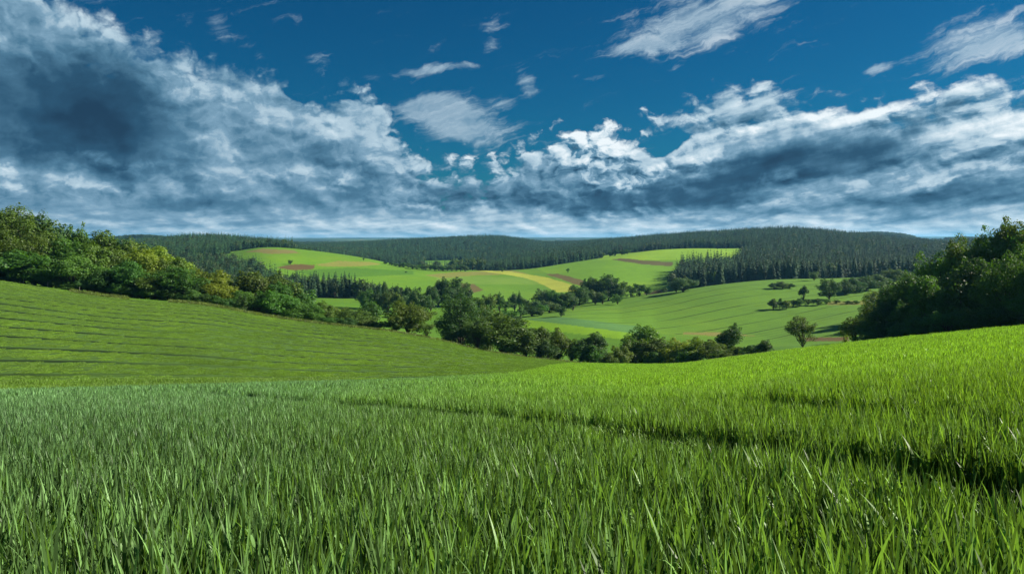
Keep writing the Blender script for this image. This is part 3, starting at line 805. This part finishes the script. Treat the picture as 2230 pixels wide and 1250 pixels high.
# wheel tracks through the near wheat: (x at depth y)
TRK = [[(9,-4),(5.2,1.5),(4.0,4.2),(3.7,5.8),(3.4,8.4),(2.3,13.8),(.9,17.9),(-1.4,21.5),(-4.9,27),(-14,38),(-36,62),(-90,140)],
       [(6.6,2),(6.2,9.5),(6.3,12.5),(6.3,22),(3.4,28.7),(-4,40),(-26,66),(-80,140)]]
def track_dist(x, y, k=0):
    best = np.full(x.shape, 1e9); P_ = TRK[k]
    for (ax, ay), (bx, by) in zip(P_[:-1], P_[1:]):
        dx, dy = bx-ax, by-ay; tt = np.clip(((x-ax)*dx + (y-ay)*dy)/(dx*dx+dy*dy), 0, 1)
        best = np.minimum(best, np.hypot(x-ax-tt*dx, y-ay-tt*dy))
    return best
def wheat_zone(name, dens, r0, r1, T, label, s=(.85, 1.2), near=True, azr=(-38, 38)):
    x, y = field_points(dens, r0, r1, azr); px = to_px(x, y)
    if r1 > 30:
        l0 = pchip(PXK, LD[0], px); l2 = pchip(PXK, LD[2], px); l3 = pchip(PXK, LD[3], px)
        lim = np.where(px < 1150, l0*.25+l2*.75, np.where(px < 1330, l2 + (l3-l2)*np.clip((px-1150)/180, 0, 1), l3)) + 1.5*np.where(px > 1330, 3, 0)
        ok = y < lim; x, y = x[ok], y[ok]
    wdt = .56 if near else np.interp(y, [9, 14, 30, 60], [.72, 1.15, 1.5, 1.9])
    ok = (track_dist(x, y) > wdt + .12*fbm(x*2, y*2, 2)) & (track_dist(x, y, 1) > wdt*.55)
    low = ~ok & (RNG.random(len(x)) < .22); ok |= low; low = low[ok]
    x, y = x[ok], y[ok]; z = H(x, y); n = len(x)
    hgt = 1 + .14*fbm(x/3.0, y/3.0, 3) + .10*fbm(x/.8, y/.8, 2)
    k = RNG.uniform(*s, n); hgt = hgt*np.where(low, .38, 1)
    scl = np.stack([k, k, k*hgt*RNG.uniform(.9, 1.08, n)], -1)
    rot = np.stack([RNG.normal(0, .05, n)-.02, RNG.normal(0, .05, n), RNG.uniform(0, 6.28, n)], -1)
    return scatter(name, np.stack([x, y, z], -1), rot, scl, RNG.integers(0, len(T), n), T, label)
W = 1
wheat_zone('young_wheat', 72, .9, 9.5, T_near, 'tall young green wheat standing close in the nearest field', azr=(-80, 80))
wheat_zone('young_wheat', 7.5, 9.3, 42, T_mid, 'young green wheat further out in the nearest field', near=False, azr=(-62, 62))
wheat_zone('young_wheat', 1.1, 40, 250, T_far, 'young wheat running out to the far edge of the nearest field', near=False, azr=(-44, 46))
# hillside crop
def hill_crop():
    x, y = field_points(.95, 84, 330, (-42, 9)); px = to_px(x, y)
    l0 = pchip(PXK, LD[0], px); l2 = pchip(PXK, LD[2], px); l3 = pchip(PXK, LD[3], px)
    lo = np.where(px < 1150, l0*.0+l2*1.02, l2 + (l3-l2)*np.clip((px-1150)/180, 0, 1))
    ok = (y > lo) & (y < l3*.985) & (px < 1335); x, y, l2, l3, px = x[ok], y[ok], l2[ok], l3[ok], px[ok]
    L3c = (y - l2*.9)/(l3 - l2*.9); r = L3c*92
    f = np.abs((r/6.4) % 1 - .5); lw_ = np.random.default_rng(3).random(64)**1.5; keep = (f > np.where(px > 450, 1.25, 1.0)*(.095 + .08*lw_[np.floor(r/6.4).astype(int) % 64])); x, y = x[keep], y[keep]
    n = len(x); z = H(x, y); k = RNG.uniform(.8, 1.15, n)
    return scatter('hillside_crop', np.stack([x, y, z], -1), np.stack([RNG.normal(0, .04, n), RNG.normal(0, .04, n), RNG.uniform(0, 6.28, n)], -1),
                   np.stack([k, k, k*(1+.2*fbm(x/9, y/9, 2))], -1), RNG.integers(0, 5, n), T_left, 'short green crop growing across the big hillside field')
hill_crop()

# ------------------------------------------------------------------ conifer woods
SPR = [conifer_mesh(f'spruce_{i}', M_NEEDLE, 40+i, trunk=False, whorls=11, per=6, wid=.115+.018*(i % 3)) for i in range(6)]
DEC = [make_crown(f'wood_crown_{i}', M_WOOD, seed=80+i, nleaf=520, leaf=.075, lobes=14, lobe=(.14, .22), width=.42, low=.02) for i in range(3)]
SPR_F = [conifer_mesh('crown', M_NEEDLE_F, 60+i, whorls=19, per=9, wid=.15+.02*(i % 3)) for i in range(5)]
STRUNK = quads_mesh('trunk', *tube([np.array([0, 0, -.03]), np.array([0, 0, .4]), np.array([0, 0, .9])], [.014, .009, .002], 6), [M_BARK], smooth=True)
def jitter_grid(x0, x1, y0, y1, step, seed):
    r = np.random.default_rng(seed); gx, gy = np.meshgrid(np.arange(x0, x1, step), np.arange(y0, y1, step))
    gx = gx + (np.arange(gy.shape[0]) % 2)[:, None]*step*.5
    return (gx + r.uniform(-.42, .42, gx.shape)*step).ravel(), (gy + r.uniform(-.42, .42, gy.shape)*step).ravel()
indiv = []
def wood(region, step, hmean, dr, seed, decid=0.06, dmin=0, dmax=9999, xr=(-1400, 1500)):
    x, y = jitter_grid(xr[0], xr[1], dr[0], dr[1], step, seed); px = to_px(x, y)
    m = forest_regions(px, y)[region] & (px > -350) & (px < 2650) & (y >= dmin) & (y < dmax)
    x, y, px = x[m], y[m], px[m]; z = H(x, y); n = len(x); r = np.random.default_rng(seed+1)
    h = hmean*(1 + .16*fbm(x/70, y/70, 3)) * r.uniform(.70, 1.22, n)
    dec = (r.random(n) < decid) | (fbm(x/55+9, y/55, 3) > .62 - decid)
    return x, y, z, h, dec, px
rows_ = [wood('right', 6.6, 21, (700, 1500), 1, .03), wood('right', 8.2, 20, (1500, 2400), 2, .02), wood('back', 8.5, 19, (1450, 2950), 3, .04),
         wood('centre', 8.0, 19, (1250, 2100), 4, .04), wood('centre', 10.5, 19, (2100, 3300), 5, .03), wood('left', 8.0, 19, (1150, 2150), 6, .06),
         wood('valley', 7.0, 18, (520, 1200), 7, .20)]
X_, Y_, Z_, H_, D_, PX_ = [np.concatenate([r[i] for r in rows_]) for i in range(6)]
# lower wood where the valley wood meets the fields on its right
H_ = H_*np.where((Y_ < 900) & (PX_ > 500) & (PX_ < 900), np.interp(PX_, [500, 640, 760, 880], [1.0, 1.15, 1.05, .7]), 1)
# which conifers show largest: near, not screened by the wood in front of them
ang = H_/Y_; inview = (PX_ > -10) & (PX_ < 2240) & ~D_
def front_score():
    key = np.where(inview, ang, 0); b = np.floor(PX_/7).astype(int); sc_ = np.zeros(len(X_)); cnt = {}
    for i in np.argsort(Y_):
        if key[i] <= 0 or Y_[i] > 1500: continue
        if Y_[i] < 700 and PX_[i] < 520: continue
        if PX_[i] > 2010 and Y_[i] < 1500: continue
        c = cnt.get(b[i], 0)
        if c < 4: sc_[i] = key[i]/(1+.12*c); cnt[b[i]] = c+1
    return sc_
fs = front_score(); pick = np.argsort(-fs)[:255]; pickm = np.zeros(len(X_), bool); pickm[pick] = fs[pick] > 0
rest = ~pickm
T_wood = SPR + DEC
idx = np.where(D_, 6 + RNG.integers(0, 3, len(X_)), RNG.integers(0, 6, len(X_)))
hh = np.where(D_, H_*.78, H_); wd = hh*np.where(D_, RNG.uniform(.8, 1.15, len(X_)), RNG.uniform(1.0, 1.35, len(X_)))
def put_wood(m, name, label):
    n = m.sum(); scatter(name, np.stack([X_[m], Y_[m], Z_[m]], -1), np.stack([RNG.normal(0, .02, n), RNG.normal(0, .02, n), RNG.uniform(0, 6.28, n)], -1),
                         np.stack([wd[m], wd[m], hh[m]], -1), idx[m], T_wood, label)
put_wood(rest & (PX_ >= 1310), 'spruce_forest', 'dense dark spruce forest covering the right ridge')
put_wood(rest & (PX_ < 1310) & (Y_ > 1240), 'spruce_forest', 'blue-green spruce forest on the far centre and left ridges')
put_wood(rest & (PX_ < 1310) & (Y_ <= 1240), 'mixed_wood', 'dark mixed wood filling the valley on the left')
# far wooded skyline pieces
def far_trees():
    x, y = jitter_grid(-1700, 3200, 3000, 4700, 15, 21); px = to_px(x, y)
    m = (((px > 1800) & (px < 1992) & (y > 4150)) | ((px > 2060) & (px < 2130) & (y > 3500) & (y < 4200)) | ((px > 225) & (px < 370) & (y > 3050) & (y < 3500)) | ((fbm(x/400, y/300, 3) > .12))) & (px > -100) & (px < 2300)
    x, y = x[m], y[m]; n = len(x); k = RNG.uniform(12, 19, n)
    scatter('distant_wood', np.stack([x, y, H(x, y)], -1), np.stack([np.zeros(n), np.zeros(n), RNG.uniform(0, 6, n)], -1), np.stack([k*1.7, k*1.7, k], -1), RNG.integers(0, 9, n), T_wood, 'small hazy woods on the last ridges before the plain')
far_trees()

def thing(name, loc, label, cat, group=None, rz=0, scale=(1, 1, 1)):
    o = bpy.data.objects.new(name, None); C.objects.link(o); o.location = loc; o.rotation_euler = (0, 0, rz); o.scale = scale
    o.empty_display_size = .3
    o['label'] = label; o['category'] = cat
    if group: o['group'] = group
    return o
def part(name, me, parent, color=None):
    o = bpy.data.objects.new(name, me); C.objects.link(o); o.parent = parent
    if color is not None: o.color = (*color, 1)
    return o
ZONES = [(-500, 560, 'spruce among the mixed wood behind the left treeline', 'spruces in the valley wood'),
         (560, 900, 'dark spruce in the row above the small valley meadow', 'spruces above the valley meadow'),
         (900, 1310, 'dark spruce at the foot of the central ridge', 'spruces at the foot of the central ridge'),
         (1310, 1700, 'dark spruce on the front edge of the right forest, by the striped field crest', 'spruces at the left front edge of the right forest'),
         (1700, 3000, 'dark spruce on the front edge of the right forest, behind the scattered trees', 'spruces at the right front edge of the right forest')]
for j, i in enumerate(np.nonzero(pickm)[0]):
    zl = next(z for z in ZONES if z[0] <= PX_[i] < z[1])
    t_ = thing('spruce_tree', (X_[i], Y_[i], Z_[i]), zl[2], 'spruce', zl[3], RNG.uniform(0, 6.28), (wd[i], wd[i], hh[i]))
    k = RNG.uniform(.7, 1.5); warm = RNG.uniform(.85, 1.25)
    part('crown', SPR_F[RNG.integers(0, 5)], t_, (.032*k*warm, .075*k, .030*k)); part('trunk', STRUNK, t_)

# ------------------------------------------------------------------ broadleaved trees
CR = {
 'round': [make_crown('crown', seed=s, nleaf=8000, leaf=.026, lobes=34, width=.42, low=.0) for s in (1, 2, 3)],
 'tall': [make_crown('crown', seed=s, nleaf=5500, leaf=.024, lobes=34, width=.30, low=.02, shape='tall', lobe=(.08, .15)) for s in (11, 12, 13)],
 'egg': [make_crown('crown', seed=s, nleaf=8000, leaf=.025, lobes=38, width=.38, low=.0, shape='egg', lobe=(.08, .17)) for s in (21, 22, 23)],
 'bush': [make_crown('crown', seed=s, nleaf=5500, leaf=.036, lobes=26, width=.50, low=.0, shape='bush', lobe=(.12, .22)) for s in (31, 32, 33)],
 'big': [make_crown('crown', seed=s, nleaf=15000, leaf=.0165, lobes=60, width=.42, low=.0, shape='egg', lobe=(.07, .15)) for s in (41, 42, 43, 44)],
 'airy': [make_crown('crown', seed=s, nleaf=5200, leaf=.022, lobes=34, width=.40, low=.16, lobe=(.07, .13)) for s in (51, 52)],
 'small': [make_crown('crown', seed=s, nleaf=1500, leaf=.055, lobes=20, width=.42, low=.0, lobe=(.12, .2)) for s in (61, 62, 63)],
}
TR = [trunk_mesh(s) for s in (1, 2, 3)]
HALFW = {}
for k, l in CR.items():
    HALFW[k] = []
    for me in l:
        v = np.empty(len(me.vertices)*3, np.float32); me.vertices.foreach_get('co', v); v = v.reshape(-1, 3)
        HALFW[k].append(float(np.percentile(np.abs(v[:, 0]), 98)))
COL = {'dark':(.048,.112,.026),'green':(.066,.158,.026),'bright':(.10,.20,.030),'olive':(.084,.142,.022),'yellow':(.155,.225,.024),'brown':(.088,.150,.028),
       'grey':(.085,.150,.060),'deep':(.070,.165,.038)}
CW = {'dark':'dark green','green':'mid green','bright':'bright green','olive':'olive green','yellow':'yellowish green','brown':'brownish green','grey':'greyish green','deep':'very dark green'}
SW = {'round':'round crowned','tall':'slim upright','egg':'full crowned','bush':'low','big':'broad tall','airy':'open','small':'small'}
ORD = ['first','second','third','fourth','fifth','sixth','seventh','eighth','ninth','tenth','eleventh','twelfth','thirteenth','fourteenth','fifteenth','sixteenth','seventeenth','eighteenth','nineteenth','twentieth']
def tree(px, d, top, wpx, col, kind, label, group=None, name=None, cat=None):
    x, y, z = at(px, d); h = (HY-top)/F*d - z
    if h < .8: h = .8
    i = int(RNG.integers(0, len(CR[kind]))); w = (wpx/F*d)/2/HALFW[kind][i]
    shrub = kind == 'bush' or h < 3.2
    o = thing(name or ('shrub' if shrub else 'broadleaf_tree'), (x, y, z), label, cat or ('shrub' if shrub else 'tree'), group, float(RNG.uniform(0, 6.28)), (w, w, h))
    c = np.array(COL[col])*RNG.uniform(.82, 1.2)*np.array([RNG.uniform(.9, 1.12), 1, RNG.uniform(.85, 1.15)])
    part('crown', CR[kind][i], o, tuple(c)); part('trunk', TR[int(RNG.integers(0, 3))], o)
    return h
def row(lst, where, group):
    """lst of (px, depth, top, width, colour, shape[, own label]); labels count from the left inside the row"""
    lst = sorted(lst, key=lambda q: q[0]); vis = [q for q in lst if 0 <= q[0] <= 2230]
    for q in lst:
        if len(q) > 6: lab = q[6]
        elif q in vis:
            k = vis.index(q); od = ORD[k] if k < 20 else f'{ORD[(len(vis)-1-k) % 20]} from the right end'
            if k >= len(vis)/2 and len(vis)-1-k < 20: od = (ORD[len(vis)-1-k] + ' from right'); 
            else: od = ORD[min(k, 19)] + ' from left'
            lab = f'{CW[q[4]]}, {SW[q[5]]} {"shrub" if q[5] == "bush" else "tree"}, {od} {where}'
        else: lab = f'{CW[q[4]]}, {SW[q[5]]} tree at the {"far left" if q[0] < 0 else "far right"} {where}'
        tree(*q[:6], lab, group)
row([(-60,250,440,200,'olive','big'),(20,250,442,160,'olive','big'),(75,256,455,90,'dark','egg'),(110,258,485,64,'dark','tall'),(138,262,487,52,'dark','tall'),(166,262,484,62,'bright','tall'),
 (215,262,502,104,'olive','egg'),(262,262,520,74,'dark','egg'),(297,265,513,84,'olive','egg'),(350,262,536,96,'yellow','egg'),(395,262,558,104,'olive','round'),(450,262,586,96,'yellow','round'),(487,258,606,56,'yellow','egg')],
 'in the tall back row, left crest', 'tall trees at the back of the left treeline')
row([(-110,243,480,150,'olive','big'),(25,243,490,140,'olive','big'),(100,246,520,100,'brown','round'),(150,247,510,90,'green','egg'),(195,248,520,86,'bright','egg'),(240,250,535,96,'olive','round'),(310,250,540,100,'yellow','round'),(370,252,562,96,'olive','round'),(420,252,590,80,'olive','round')],
 'in the left middle row', 'trees in the middle of the left treeline')
row([(-40,237,560,110,'green','egg'),(50,236,540,112,'green','egg'),(112,236,568,64,'green','round'),(160,237,548,104,'bright','egg'),(208,237,572,60,'green','round'),(240,237,580,60,'dark','egg'),(284,238,562,70,'green','egg'),
 (332,239,588,76,'olive','round'),(385,240,575,92,'green','egg'),(432,240,612,70,'dark','round'),(470,242,604,76,'yellow','egg'),(515,240,632,64,'green','round'),(270,235,620,44,'bright','bush'),(0,235,592,56,'dark','round'),(415,238,642,40,'olive','bush')],
 'at the left field edge', 'lower trees along the left field edge')
row([(540,262,590,104,'olive','round'),(582,264,590,110,'olive','round'),(622,262,610,92,'green','round'),(652,262,630,70,'green','egg'),(560,245,636,92,'green','round'),(602,245,630,96,'green','round'),(640,247,648,76,'green','round'),
 (680,248,664,56,'green','egg'),(700,262,652,50,'olive','egg')], 'in the clump ending the left treeline', 'trees of the clump at the end of the left treeline')
row([(708,246,690,56,'green','bush'),(740,270,668,46,'brown','airy'),(775,256,672,76,'brown','round'),(752,246,692,58,'dark','bush'),(808,262,650,46,'green','tall','slim mid green tree with a leaning top beside the low hedge'),(800,249,694,50,'brown','bush'),(825,246,700,50,'dark','bush'),
 (888,248,654,100,'olive','round','large round olive tree standing alone on the left field edge'),(860,244,690,44,'dark','bush'),(928,245,704,34,'brown','airy')], 'left of the big round tree', 'hedge trees left of the big round tree')
row([(1004,262,638,108,'dark','big','tallest dark tree of the central hedge, with a domed crown'),(1062,285,658,66,'olive','egg'),(1040,247,690,84,'brown','round'),(985,248,705,50,'dark','bush'),(1100,252,683,120,'olive','round'),(1090,246,715,70,'green','round'),(1145,250,710,84,'olive','round'),
 (1178,252,712,50,'olive','egg'),(1214,254,712,58,'olive','egg'),(1195,246,742,44,'dark','bush'),(1245,254,735,52,'olive','airy'),(1264,247,748,48,'dark','bush'),(1292,250,724,66,'dark','egg'),(1280,246,752,60,'green','bush'),(1330,243,772,44,'olive','bush')],
 'in the central hedge', 'trees of the central hedge')
row([(1352,250,752,56,'olive','bush'),(1380,256,735,60,'olive','round'),(1404,262,708,88,'bright','egg','tall bright green tree rising above the right half of the hedge'),(1440,254,735,70,'olive','round'),(1475,246,736,76,'yellow','round'),(1515,240,734,80,'yellow','round'),
 (1552,236,740,66,'olive','round'),(1590,256,703,60,'dark','round','dark round tree behind the right end of the hedge'),(1598,226,755,60,'olive','bush'),(1638,216,752,48,'dark','bush'),(1664,212,740,34,'dark','egg'),(1575,228,765,44,'green','bush'),(1500,236,762,50,'green','bush'),(1430,246,765,50,'green','bush')],
 'in the right hedge', 'trees of the hedge right of the dip')
tree(1748, 240, 688, 62, 'olive', 'airy', 'lone open branched tree with a visible trunk, left of the dark right wood')
tree(1862, 200, 690, 54, 'brown', 'airy', 'thin brownish tree at the left tip of the dark right wood')
tree(1842, 210, 715, 22, 'yellow', 'airy', 'spindly yellowish sapling just left of the dark right wood')
tree(1222, dsolve(1222,690,400,600), 667, 24, 'dark', 'small', 'small dark tree alone on the lower edge of the striped field')
tree(1334, dsolve(1334,660,450,640), 649, 15, 'green', 'small', 'tiny round tree alone on the upper part of the striped field')
row([(1920,196,650,90,'olive','big'),(1955,184,612,110,'dark','big'),(2005,176,575,120,'dark','big'),(2048,172,545,110,'green','big'),(2092,172,507,96,'olive','big'),(2132,170,508,110,'green','big'),(2172,168,486,116,'green','big'),(2216,166,470,130,'olive','big'),(2275,162,455,150,'green','big'),(2350,158,440,170,'green','big')],
 'in the dark wood back row', 'tall trees of the dark right wood')
row([(1902,176,690,60,'green','egg'),(1938,168,655,80,'dark','egg'),(1982,160,648,80,'deep','round'),(2024,156,600,96,'green','egg'),(2076,150,606,90,'deep','egg'),(2118,148,560,104,'dark','egg'),(2168,143,590,90,'deep','egg'),(2212,138,530,116,'green','big'),(2275,133,560,120,'deep','big'),(2345,130,520,150,'dark','big')],
 'in the dark wood middle row', 'middle trees of the dark right wood')
row([(1925,158,700,60,'dark','bush'),(1968,150,700,70,'deep','bush'),(2010,146,690,80,'deep','bush'),(2062,141,675,90,'deep','round'),(2120,137,668,96,'deep','round'),(2180,132,655,100,'dark','round'),(2235,128,640,100,'deep','round'),(2300,124,640,110,'deep','round')],
 'at the dark wood front', 'low trees at the front of the dark right wood')
row([(-40+27*k, 233.5+RNG.uniform(-1, 2), 600+1.9*k+RNG.uniform(-16, 5) if k < 14 else 628+3.4*(k-14)+RNG.uniform(-12, 4), RNG.uniform(26, 44), ['dark','green','deep'][k % 3], 'bush') for k in range(22)],
 'at the left treeline foot', 'shrubs at the foot of the left treeline')
row([(1905+36*k, 166-4.2*k, 716-6*k+RNG.uniform(-6, 6), RNG.uniform(50, 70), ['deep','dark'][k % 2], 'bush') for k in range(10)],
 'at the dark wood foot', 'shrubs at the foot of the dark right wood')
# valley and far hedges
row([(1252,610,640,32,'dark','small'),(1262,620,620,46,'dark','round'),(1292,640,600,34,'dark','egg'),(1274,650,606,30,'green','egg'),(1325,640,596,52,'dark','round','largest dark domed tree of the valley clump below the brown strip'),(1347,640,612,36,'dark','round'),(1296,600,630,30,'grey','small'),(1345,590,640,24,'green','small'),(1312,600,640,30,'dark','small')],
 'in the dark valley clump', 'trees of the valley clump')
row([(1374,650,622,36,'dark','small'),(1392,655,617,40,'green','small'),(1408,655,622,22,'green','small'),(1448,690,626,14,'dark','small')], 'on the striped field crest', 'short row along the striped field crest')
tree(1487, dsolve(1487,636,540,640), 603, 50, 'grey', 'round', 'round greyish green tree in front of the forest corner')
tree(1472, dsolve(1472,637,540,640), 612, 26, 'green', 'small', 'small green tree touching the round tree at the forest corner')
row([(1527,800,594,28,'grey','small'),(1548,800,590,18,'grey','small'),(1515,790,603,20,'grey','small')], 'before the forest corner', 'pale trees before the forest edge')
row([(1686,600,616,26,'dark','bush'),(1704,602,613,34,'grey','bush'),(1720,604,617,24,'dark','bush')], 'on the upper right field', 'bushes on the upper right field')
tree(1750, dsolve(1750,655,400,640), 621, 26, 'dark', 'small', 'small dark upright tree in the dip of the right fields')
tree(1773, dsolve(1773,611,620,720), 591, 22, 'grey', 'small', 'small pale tree at the forest foot above the dip')
tree(1805, dsolve(1805,652,400,640), 605, 36, 'dark', 'round', 'dark round tree with a short trunk left of the grey copse')
row([(1842,560,612,40,'dark','round'),(1862,570,604,46,'dark','round'),(1888,580,602,50,'dark','round'),(1915,600,597,50,'grey','round'),(1945,620,585,56,'grey','round'),(1972,620,590,40,'grey','round'),(1995,560,600,50,'grey','round'),(1935,430,614,60,'grey','round'),(1975,400,622,70,'olive','round'),(1905,420,632,56,'olive','round'),(1905,300,652,70,'olive','round'),(1930,320,640,60,'olive','round')],
 'in the grey green copse', 'trees of the grey green copse')
row([(px_, 510+RNG.uniform(-8, 8), 655-RNG.uniform(0, 6), RNG.uniform(10, 22), ['dark','green','olive'][k % 3], 'bush') for k, px_ in enumerate([1684,1698,1712,1728,1742,1760,1782,1800,1822,1845,1866])],
 'in the scrub line', 'low scrub across the right field')
# trees along the stream
V1_ = [(900,520,632,34,'dark','small'),(925,520,640,40,'dark','small'),(938,560,622,34,'dark','egg'),(955,600,610,50,'dark','round'),(978,600,602,52,'dark','round','big dark dome shaped tree in the stream line'),(1003,610,614,40,'green','round'),(1022,600,630,30,'dark','small'),
 (1045,560,648,40,'olive','small'),(1068,560,640,34,'olive','small'),(1088,570,634,22,'dark','tall'),(1100,560,652,36,'green','small'),(1121,600,636,24,'dark','tall'),(1132,590,632,16,'dark','tall'),(1148,560,650,34,'grey','small'),(1165,560,654,40,'grey','small'),
 (1182,600,628,44,'grey','round'),(1205,600,630,40,'green','round'),(1232,600,634,40,'dark','round'),(1196,540,655,50,'grey','small'),(1222,545,650,36,'dark','small'),(1248,545,646,30,'grey','small')]
row(V1_, 'in the stream tree line', 'trees along the stream')
V2_ = [(1040,500,672,44,'green','small'),(1062,480,676,40,'olive','small'),(1085,470,680,40,'grey','small'),(1112,470,676,40,'green','small'),(1135,480,672,30,'dark','small'),(1158,500,664,44,'dark','small'),(1180,505,662,40,'green','small'),(1124,450,686,36,'grey','small')]
row(V2_, 'in the near stream row', 'near row of stream trees')
V3_ = [(820,540,632,36,'dark','round'),(845,540,630,40,'brown','round'),(868,540,636,30,'brown','small'),(884,560,640,30,'grey','tall'),(800,560,626,36,'green','round'),(790,570,632,30,'dark','round'),(838,640,612,14,'dark','tall'),(905,600,625,30,'dark','small'),(888,620,622,20,'dark','tall'),(863,620,618,16,'dark','tall')]
row(V3_, 'behind the big round tree', 'dark group behind the big round tree')
# far hedgerow and lone dots on the hill
row([(870+9.5*k, 1185+RNG.uniform(-10, 10), 574+.35*k+RNG.uniform(-3, 2), 17, ['grey','green','dark'][k % 3], 'small') for k in range(16)], 'in the far hedgerow', 'far hedgerow trees')
row([(985+11*k, 1330+RNG.uniform(-60, 60), 562+RNG.uniform(-3, 5), 20, 'grey', 'small') for k in range(7)], 'in the pale far copse', 'pale copse trees under the central ridge')
row([(1328,1330,546,14,'dark','small'),(1340,1330,543,16,'dark','small'),(1354,1330,544,16,'dark','small'),(1366,1330,543,14,'green','small'),(1312,1330,550,16,'grey','small')], 'in the upper field copse', 'little copse on the upper field')
tree(632, dsolve(632,577,900,1240), 566, 10, 'dark', 'small', 'tiny dark tree at the end of the red ploughed patch')
tree(792, dsolve(792,568,900,1250), 561, 5, 'deep', 'small', 'tiny dark pointed tree near the crest of the far field')
tree(884, dsolve(884,594,900,1250), 591, 6, 'deep', 'bush', 'tiny dark bush alone on the far green field')
tree(1237, dsolve(1237,594,800,1250), 584, 8, 'deep', 'small', 'tiny dark tree on the mound below the central ridge')
tree(1093, dsolve(1093,592,800,1200), 583, 12, 'green', 'small', 'tiny green bush beside the straw coloured strip')
row([(840,1190,569,10,'dark','bush'),(853,1190,571,12,'dark','bush'),(862,1185,574,10,'green','bush')], 'at the far field end', 'bushes at the far crest')
row([(560+12*k, 1330+RNG.uniform(-15, 15), 527+1.0*k+RNG.uniform(-2, 2), 18, 'dark', 'small') for k in range(6)], 'on the far skyline crest', 'skyline trees above the far field')
row([(640+9*k, 1270+RNG.uniform(-6, 6), 538+.9*k, 9, 'deep', 'bush') for k in range(5)], 'down the far crest', 'bushes down the far crest')
# rough edge of weeds below the treelines
def verge():
    rng2 = np.random.default_rng(77)
    T = [quads_mesh('weed', *blades(rng2, 40, .5, .2, .75, .06, .5, 3, .1), [M_VERGE]) for _ in range(4)]
    px = RNG.uniform(-100, 1700, 3600); l3 = pchip(PXK, LD[3], px); d = l3*RNG.uniform(.982, 1.02, len(px))
    ok = (fbm(px/60, d*0, 2) > -.25) | (px > 430); px, d = px[ok], d[ok]
    x = (px-CX)/F*d; n = len(px); k = RNG.uniform(.6, 1.5, n)*np.where(px > 1300, .8, 1)
    scatter('verge_weeds', np.stack([x, d, H(x, d)], -1), np.stack([np.zeros(n), np.zeros(n), RNG.uniform(0, 6, n)], -1), np.stack([k, k, k], -1), RNG.integers(0, 4, n), T, 'strip of rough yellowish weeds along the treeline')
    px = RNG.uniform(-60, 760, 2600); l = pchip(PXK, LD[2], px); l0 = pchip(PXK, LD[0], px); d = l0*.25 + l*.75 + RNG.uniform(0, 1, len(px))*(l*.27 - l0*.25)
    x = (px-CX)/F*d; n = len(px); k = RNG.uniform(.5, 1.0, n)
    T2 = [quads_mesh('bank', *blades(rng2, 60, .8, .2, .6, .05, .5, 3, .1), [M_HILLCROP]) for _ in range(3)]
    scatter('bank_grass', np.stack([x, d, H(x, d)], -1), np.stack([np.zeros(n), np.zeros(n), RNG.uniform(0, 6, n)], -1), np.stack([k, k, k], -1), RNG.integers(0, 3, n), T2, 'rough grass bank between the two nearest fields')
verge()
# fence posts on the left field edge
for px_, lab in ((51, 'leftmost grey wooden fence post below the left trees'), (104, 'middle of the three wooden fence posts below the left trees'), (173, 'rightmost grey wooden fence post at the left field edge')):
    x, y, z = at(px_, 231); o = thing('fence_post', (x, y, z), lab, 'fence post', 'fence posts at the left field edge', RNG.uniform(0, 1))
    V, Q = tube([np.array([0, 0, -.3]), np.array([.01, 0, .6]), np.array([.02, 0, 1.35])], [.085, .08, .075], 8); part('post', quads_mesh('post', V, Q, [M_POST], smooth=True), o)
    V, Q = tube([np.array([.02, 0, 1.35]), np.array([.02, 0, 1.38]), np.array([.02, 0, 1.43])], [.075, .06, .005], 8); part('cap', quads_mesh('cap', V, Q, [M_POST], smooth=True), o)
